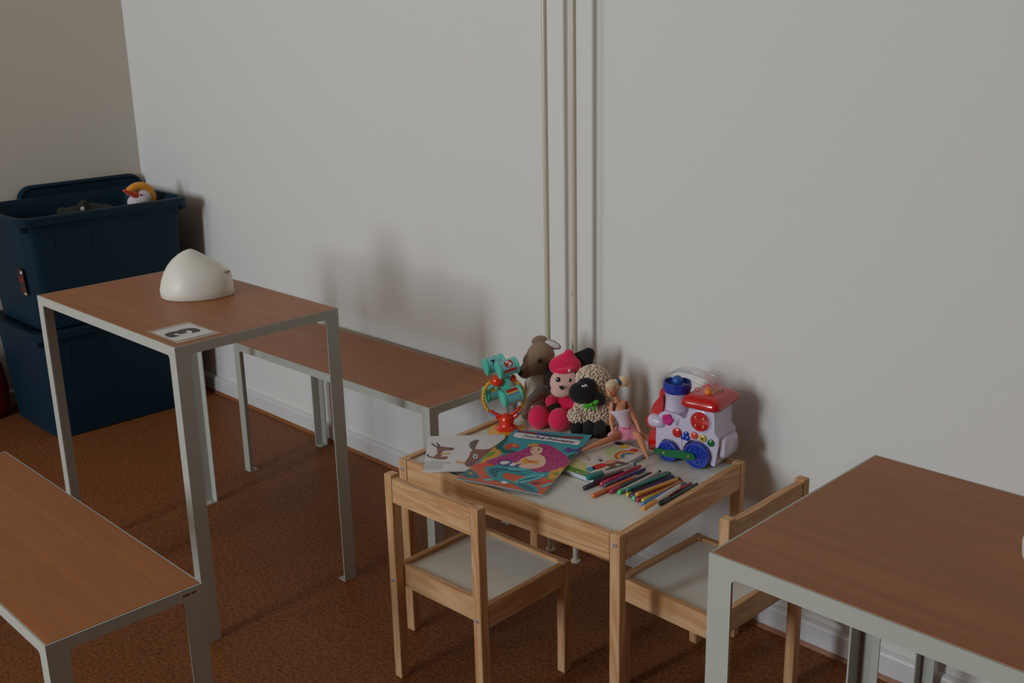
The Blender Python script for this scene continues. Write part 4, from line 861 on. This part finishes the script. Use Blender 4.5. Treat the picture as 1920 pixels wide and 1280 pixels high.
MAG = [(1,1,3,[(-0.005,0.025),(-0.025,0.244),(0.063,0.336),(0.256,0.3),(0.572,0.21),(0.884,0.247),(0.979,0.298),(1.019,0.246),(1.014,0.011),(0.96,0.001),(0.721,0.0),(0.368,0.005),(-0.01,0.016)]),(7,2,4,[(-0.034,0.07),(-0.005,0.174),(0.106,0.144),(0.196,0.087),(0.188,0.052),(0.075,0.043)]),(6,3,1,[(0.025,0.127),(0.06,0.126),(0.07,0.145),(0.081,0.118),(0.121,0.104),(0.084,0.105),(0.076,0.086),(0.058,0.113)]),(6,2,4,[(0.064,0.271),(0.019,0.406),(-0.024,0.562),(0.002,0.62),(0.143,0.548),(0.162,0.471),(0.108,0.383),(0.101,0.325)]),(13,3,4,[(0.006,0.404),(0.008,0.505),(0.069,0.536),(0.087,0.478),(0.056,0.413)]),(8,3,4,[(0.037,0.238),(0.077,0.32),(0.172,0.338),(0.164,0.281),(0.109,0.234)]),(6,2,4,[(0.879,0.308),(0.896,0.41),(0.961,0.49),(1.014,0.508),(1.025,0.387),(0.998,0.264),(0.937,0.228)]),(8,3,4,[(0.965,0.44),(0.972,0.509),(1.028,0.545),(1.03,0.437),(1.008,0.4)]),(12,2,4,[(0.922,0.605),(0.981,0.661),(1.043,0.644),(1.035,0.529),(0.969,0.534)]),(13,2,4,[(0.9,0.219),(0.906,0.298),(0.966,0.343),(1.005,0.289),(0.981,0.223)]),(12,2,4,[(-0.005,0.629),(-0.062,0.777),(-0.045,0.873),(0.062,0.749),(0.099,0.624),(0.288,0.593),(0.278,0.551),(0.138,0.537)]),(2,4,4,[(0.415,0.695),(0.452,0.759),(0.625,0.744),(0.799,0.667),(0.935,0.581),(0.994,0.496),(0.949,0.412),(0.85,0.322),(0.73,0.301),(0.65,0.318),(0.687,0.368),(0.7,0.44),(0.629,0.535),(0.565,0.58),(0.486,0.586)]),(2,4,4,[(0.433,0.708),(0.355,0.628),(0.278,0.551),(0.186,0.475),(0.125,0.396),(0.08,0.349),(0.209,0.309),(0.293,0.352),(0.406,0.374),(0.476,0.433),(0.531,0.536)]),(3,6,4,[(0.548,0.587),(0.667,0.551),(0.739,0.474),(0.751,0.398),(0.699,0.35),(0.589,0.322),(0.499,0.33),(0.499,0.401),(0.498,0.493),(0.526,0.545)]),(3,7,4,[(0.526,0.545),(0.454,0.485),(0.435,0.403),(0.383,0.388),(0.428,0.36),(0.493,0.391),(0.531,0.462)]),(3,8,4,[(0.44,0.642),(0.433,0.687),(0.485,0.706),(0.549,0.695),(0.598,0.634),(0.586,0.576),(0.542,0.557),(0.484,0.586)]),(6,9,4,[(0.471,0.441),(0.485,0.494),(0.555,0.462),(0.649,0.475),(0.675,0.414),(0.595,0.42),(0.524,0.391)]),(8,10,4,[(0.501,0.452),(0.553,0.447),(0.622,0.452),(0.579,0.425)]),(5,10,4,[(0.456,0.636),(0.458,0.649),(0.477,0.644),(0.472,0.631)]),(5,10,4,[(0.522,0.651),(0.529,0.664),(0.55,0.656),(0.543,0.643)]),(8,10,4,[(0.516,0.591),(0.525,0.596),(0.543,0.596),(0.532,0.584)]),(5,10,1,[(0.432,0.661),(0.442,0.674),(0.464,0.67),(0.446,0.667)]),(5,10,1,[(0.502,0.676),(0.513,0.69),(0.538,0.682),(0.518,0.682)]),(6,9,1,[(0.374,0.688),(0.356,0.744),(0.397,0.723),(0.403,0.764),(0.446,0.737),(0.465,0.769),(0.488,0.722),(0.427,0.697)]),(9,6,4,[(0.23,0.353),(0.25,0.409),(0.348,0.418),(0.461,0.385),(0.488,0.337),(0.423,0.315),(0.324,0.313)]),(4,7,4,[(0.253,0.354),(0.276,0.392),(0.352,0.395),(0.345,0.353),(0.309,0.332)]),(4,7,4,[(0.378,0.36),(0.431,0.374),(0.448,0.341),(0.401,0.328)]),(7,7,4,[(0.334,0.333),(0.376,0.345),(0.408,0.319),(0.359,0.316)]),(0,6,4,[(0.166,0.227),(0.177,0.266),(0.326,0.31),(0.49,0.325),(0.655,0.327),(0.674,0.265),(0.567,0.217),(0.436,0.214),(0.41,0.184),(0.469,0.123),(0.605,0.099),(0.611,0.074),(0.51,0.069),(0.381,0.079),(0.265,0.136)]),(7,7,4,[(0.215,0.22),(0.303,0.273),(0.494,0.286),(0.624,0.287),(0.526,0.242),(0.403,0.241),(0.34,0.194),(0.385,0.121),(0.309,0.137)]),(10,8,4,[(0.391,0.291),(0.501,0.31),(0.624,0.304),(0.539,0.273),(0.435,0.265)]),(10,7,4,[(0.607,0.096),(0.651,0.18),(0.734,0.242),(0.849,0.278),(0.836,0.202),(0.755,0.141),(0.654,0.093)]),(7,8,4,[(0.63,0.112),(0.688,0.175),(0.767,0.224),(0.818,0.248),(0.753,0.179)]),(0,7,4,[(0.613,0.085),(0.715,0.12),(0.84,0.094),(0.939,0.023),(0.868,0.002),(0.736,0.025)]),(7,8,4,[(0.652,0.081),(0.732,0.094),(0.842,0.058),(0.905,0.025),(0.813,0.023),(0.723,0.044)]),(8,5,4,[(0.103,0.657),(0.13,0.715),(0.217,0.711),(0.284,0.664),(0.259,0.633),(0.198,0.661),(0.208,0.59),(0.16,0.609)]),(6,6,4,[(0.177,0.69),(0.22,0.696),(0.247,0.669),(0.205,0.67)]),(9,5,4,[(0.821,0.69),(0.859,0.748),(0.941,0.719),(0.997,0.776),(1.013,0.685),(0.954,0.693),(0.899,0.671)]),(11,3,4,[(0.774,0.13),(0.85,0.163),(0.895,0.158),(0.841,0.109)]),(10,3,4,[(0.259,0.06),(0.349,0.088),(0.373,0.066),(0.298,0.044)]),(10,3,4,[(0.908,0.103),(0.967,0.175),(1.01,0.17),(0.951,0.099)]),(8,3,4,[(0.876,0.154),(0.939,0.206),(1.01,0.207),(0.94,0.151)]),(0,3,4,[(0.841,0.3),(0.88,0.325),(0.875,0.26)]),(4,9,4,[(0.475,0.053),(0.48,0.078),(0.517,0.083),(0.554,0.07),(0.543,0.049),(0.506,0.041)]),(11,8,1,[(0.048,0.981),(0.311,0.96),(0.333,0.926),(0.077,0.946)]),(9,8,1,[(0.311,0.96),(0.493,0.947),(0.514,0.912),(0.333,0.926)]),(12,8,1,[(0.493,0.947),(0.652,0.936),(0.672,0.9),(0.514,0.912)]),(11,8,1,[(0.652,0.936),(0.915,0.95),(0.928,0.91),(0.672,0.9)]),(4,9,2,[(0.054,0.91),(0.102,0.935),(0.496,0.898),(0.872,0.882),(0.937,0.855),(0.943,0.806),(0.904,0.794),(0.543,0.818),(0.148,0.829),(0.075,0.861)])]
ZS = .00012
for mi, dz, n_, pts in MAG:
    pts = [(min(max(u_, .002), .998) * Wm, min(max(v_, .002), .998) * Hm) for u_, v_ in pts]
    poly(b, spline(pts, n_) if n_ > 1 else pts, dz * ZS, mi)
def inside(p, pts):
    r_ = False
    for i in range(len(pts)):
        (x1, y1), (x2, y2) = pts[i], pts[i - 1]
        if (y1 > p[1]) != (y2 > p[1]) and p[0] < (x2 - x1) * (p[1] - y1) / (y2 - y1) + x1: r_ = not r_
    return r_
hair = [m_[3] for m_ in MAG if m_[0] == 2]; tails = [m_[3] for m_ in MAG if m_[0] == 0 and m_[1] == 6]
k = 0
while k < 130:
    p_ = (random.random(), random.random()); 
    if any(inside(p_, h_) for h_ in hair): poly(b, ell(p_[0] * Wm, p_[1] * Hm, .0011, .0011, n=6), 5 * ZS, 14); k += 1
k = 0
while k < 40:
    p_ = (random.random(), random.random())
    if any(inside(p_, h_) for h_ in tails): poly(b, ell(p_[0] * Wm, p_[1] * Hm, .0016, .0012, n=6), 8.5 * ZS, random.choice((10, 7))); k += 1
for k in range(46): poly(b, ell(random.uniform(.05, .95) * Wm, random.uniform(.70, .93) * Hm, .0012, .0012, n=7), 1.5 * ZS, random.choice((4, 10, 7)))
text(b, 'Tvořivé Princezny', .0192, Matrix.Translation((.525 * Wm, .858 * Hm, 11 * ZS)) @ Matrix.Rotation(-.075, 4, 'Z'), 5, bold=.0004, depth=.0001, shear=.15, space=1.02)
bend(b)
cv = obj('cover', b, P_, mg)

# children's activity book under the doll
ab = sheet('activity_book', -.0375, -.3925, ZT + .0002, PI / 2 + .05, 'thick children activity book with a green border and rainbow, under the doll', 'book')
# local x = along the long side away from the room, local y = to the left
La, Wa = .206, .150
b = B(); box(b, .001, .001, .0006, La - .001, Wa - .001, .0098); obj('pages', b, mat('book_pages', (216, 216, 236), .6), ab)
b = B(); box(b, 0, 0, 0, La, Wa, .0006); obj('back_cover', b, mat('back_cover_green', (76, 140, 40), .4), ab)
b = B(); cols = [(222, 214, 204), (82, 148, 30), (214, 208, 140), (196, 214, 160), (210, 40, 30), (120, 60, 40), (228, 156, 120), (70, 160, 190), (236, 120, 30), (240, 196, 60), (60, 90, 190), (60, 150, 90), (50, 50, 70), (236, 210, 220)]
P_ = pal(*cols); box(b, 0, 0, .0099, La, Wa, .0107, 0); z = .0108
poly(b, [(0, 0), (.022, 0), (.022, Wa), (0, Wa)], z, 1); poly(b, [(.022, .034), (.060, .070), (.074, Wa), (.022, Wa)], z + .0001, 2)
def Q(pts, mi, dz=.0002, n=4): poly(b, spline(pts, n), z + dz, mi)
Q([(.116, .030), (.140, .020), (.165, .030), (.182, .060), (.170, .084), (.140, .078), (.122, .058)], 3)
Q([(.104, .028), (.112, .022), (.118, .006), (.114, -.0), (.104, .004), (.098, .016)], 5, .0004); Q([(.074, .004), (.092, .010), (.098, .020), (.086, .028), (.076, .020)], 5, .0004); Q([(.088, .024), (.104, .022), (.114, .030), (.106, .040), (.090, .038)], 6, .0005)
Q([(.044, .028), (.078, .022), (.084, .036), (.070, .044), (.050, .044)], 4, .0003); Q([(.026, .032), (.046, .030), (.050, .044), (.034, .048)], 7, .0003)
for i, mi in enumerate((4, 8, 9, 11, 10)): poly(b, arc_band(.152, .016, .030 - i * .0042, .0344 - i * .0042, 10, 165, sy=1), z + .0006 + i * .00003, mi)
Q([(.180, .058), (.196, .050), (.204, .058), (.196, .070), (.184, .070)], 9, .0004); Q([(.190, .076), (.204, .070), (.205, .090), (.196, .094)], 12, .0004)
Q([(.176, .024), (.192, .020), (.198, .034), (.184, .040)], 4, .0004); Q([(.088, .046), (.096, .050), (.094, .057), (.087, .054)], 12, .0005)
for k in range(34): x_, y_ = random.uniform(.072, .104), random.uniform(.050, .125); poly(b, ell(x_, y_, random.uniform(.0015, .0035), .0010, random.uniform(60, 120), n=8), z + .0005, random.choice((12, 10, 4, 7, 13)))
poly(b, ell(.011, .040, .005, .015, 20), z + .0003, 0); poly(b, ell(.013, .020, .0035, .010, -20), z + .0003, 0); poly(b, ell(.011, .040, .0035, .012, 20), z + .0004, 1)
obj('cover', b, P_, ab)

# ------------------------------------------------------------ felt-tip pens
PEN = {}
def pc(c):
    if c not in PEN: PEN[c] = mat('pen_%d_%d_%d' % c, c, .3, coat=.3)
    return PEN[c]
def pen(x0, y0, x1, y1, zc, r, capc, barc, tailc, label, capl=.038, z1=None, stripe=None):
    z1 = zc if z1 is None else z1
    a = Vector((x0, y0, ZT + zc)); e = Vector((x1, y1, ZT + z1)); d = e - a; L = d.length; d.normalize()
    o = empty('felt_tip_pen', a, 0, label, 'pen', 'felt-tip pens on the low table')
    o.rotation_euler = d.to_track_quat('X', 'Z').to_euler()
    X = Matrix.Rotation(PI / 2, 4, 'Y')
    b = B(); lathe(b, [(r * .86, capl), (r * .86, L - .010), (r * .7, L - .008)], n=18, M=X); obj('barrel', b, pc(barc), o, smooth=40)
    b = B(); lathe(b, [(r * .5, 0), (r * .85, .0012), (r, .006), (r, capl), (r * .9, capl + .001)], n=18, M=X); obj('pen_cap', b, pc(capc), o, smooth=40)
    b = B(); lathe(b, [(r * .72, L - .010), (r * .66, L - .001), (r * .4, L)], n=16, M=X); obj('end_plug', b, pc(tailc), o, smooth=40)
    if stripe:
        b = B(); box(b, capl + .008, -r * .35, r * .80, L - .02, r * .35, r * .90); obj('imprint', b, pc(stripe), o)
    return o
TEAL, BLK, PNK, NAV, ORG, MAG, GRN, MAR, YEL, VIO, MNT, AMB, RED, BLU, WHT, DGR = (0, 130, 120), (34, 22, 22), (228, 40, 90), (44, 36, 110), (238, 112, 30), (190, 24, 90), (20, 60, 44), (90, 18, 40), (214, 200, 40), (90, 40, 140), (90, 220, 140), (240, 160, 40), (170, 16, 36), (40, 130, 200), (224, 220, 212), (24, 50, 36)
q = .0051
PENS = [
 (-.0397, -.4107, -.0123, -.2800, .0192, .0075, TEAL, WHT, TEAL, 'thick white pen with a teal cap lying on the activity book corner', .040, .0192, DGR),
 (-.0295, -.4332, -.0268, -.3059, q, q, BLK, MAR, BLK, 'black-capped pen, leftmost of those on the white tabletop', .036),
 (-.0160, -.3937, -.0175, -.2549, q, q, PNK, PNK, PNK, 'all-pink felt-tip pen next to the navy one', .036),
 (-.0055, -.3947, .0020, -.2629, q, q, (80, 74, 96), NAV, NAV, 'navy felt-tip pen with grey cap beside the pink one', .036, None, (120, 120, 150)),
 (.0100, -.4500, .0135, -.3074, q, q, ORG, ORG, WHT, 'orange felt-tip pen sticking out furthest towards the front', .040),
 (.0240, -.4089, .0240, -.2697, q, q, MAG, DGR, RED, 'pen with magenta cap and dark barrel right of the orange one', .030),
 (.0395, -.3998, .0340, -.2497, q, q, MNT, WHT, BLK, 'white-barrelled pen with light green cap and black end', .016),
 (.0500, -.3866, .0500, -.2440, q, q, MAG, MAR, MAR, 'dark maroon pen with purple cap tip in the middle of the row', .012),
 (.0604, -.3974, .0608, -.2475, q, q, YEL, MAR, BLK, 'pen with small yellow tip and maroon barrel', .012),
 (.0708, -.3957, .0710, -.2513, q, q, VIO, NAV, BLK, 'pen with violet tip between yellow-tipped and mint-tipped pens', .012),
 (.0812, -.4022, .0813, -.2555, q, q, MNT, DGR, BLK, 'pen with mint green tip beside the red one', .012),
 (.0917, -.4026, .0916, -.2521, q, q, MAG, RED, RED, 'dark red felt-tip pen with crimson cap', .020),
 (.1021, -.3973, .1020, -.2602, q, q, YEL, AMB, RED, 'yellow-tipped pen next to the blue one', .034),
 (.1135, -.4117, .1124, -.2633, q, q, BLU, BLU, TEAL, 'blue felt-tip pen beside the yellow-tipped one', .040),
 (.1385, -.3850, .1345, -.2500, q, q, DGR, DGR, BLK, 'dark green felt-tip pen nearest the right rail of the low table', .030),
 (.1240, -.3370, .1232, -.2560, q, q, RED, RED, RED, 'short dark red pen at the right end behind the white one', .012),
 (.0580, -.3962, .0706, -.2612, q * 3 + .0004, q, TEAL, TEAL, DGR, 'teal felt-tip pen lying on top of the row', .030),
 (.0880, -.4005, .1035, -.2711, q * 3 + .0004, q, AMB, AMB, MAR, 'amber yellow felt-tip pen lying on top of the row', .014),
 (.1413, -.4444, .1275, -.2980, .0150, .0058, AMB, WHT, ORG, 'white-barrelled pen with amber cap at the right front of the row', .046, .0160),
]
for P in PENS: pen(*P)
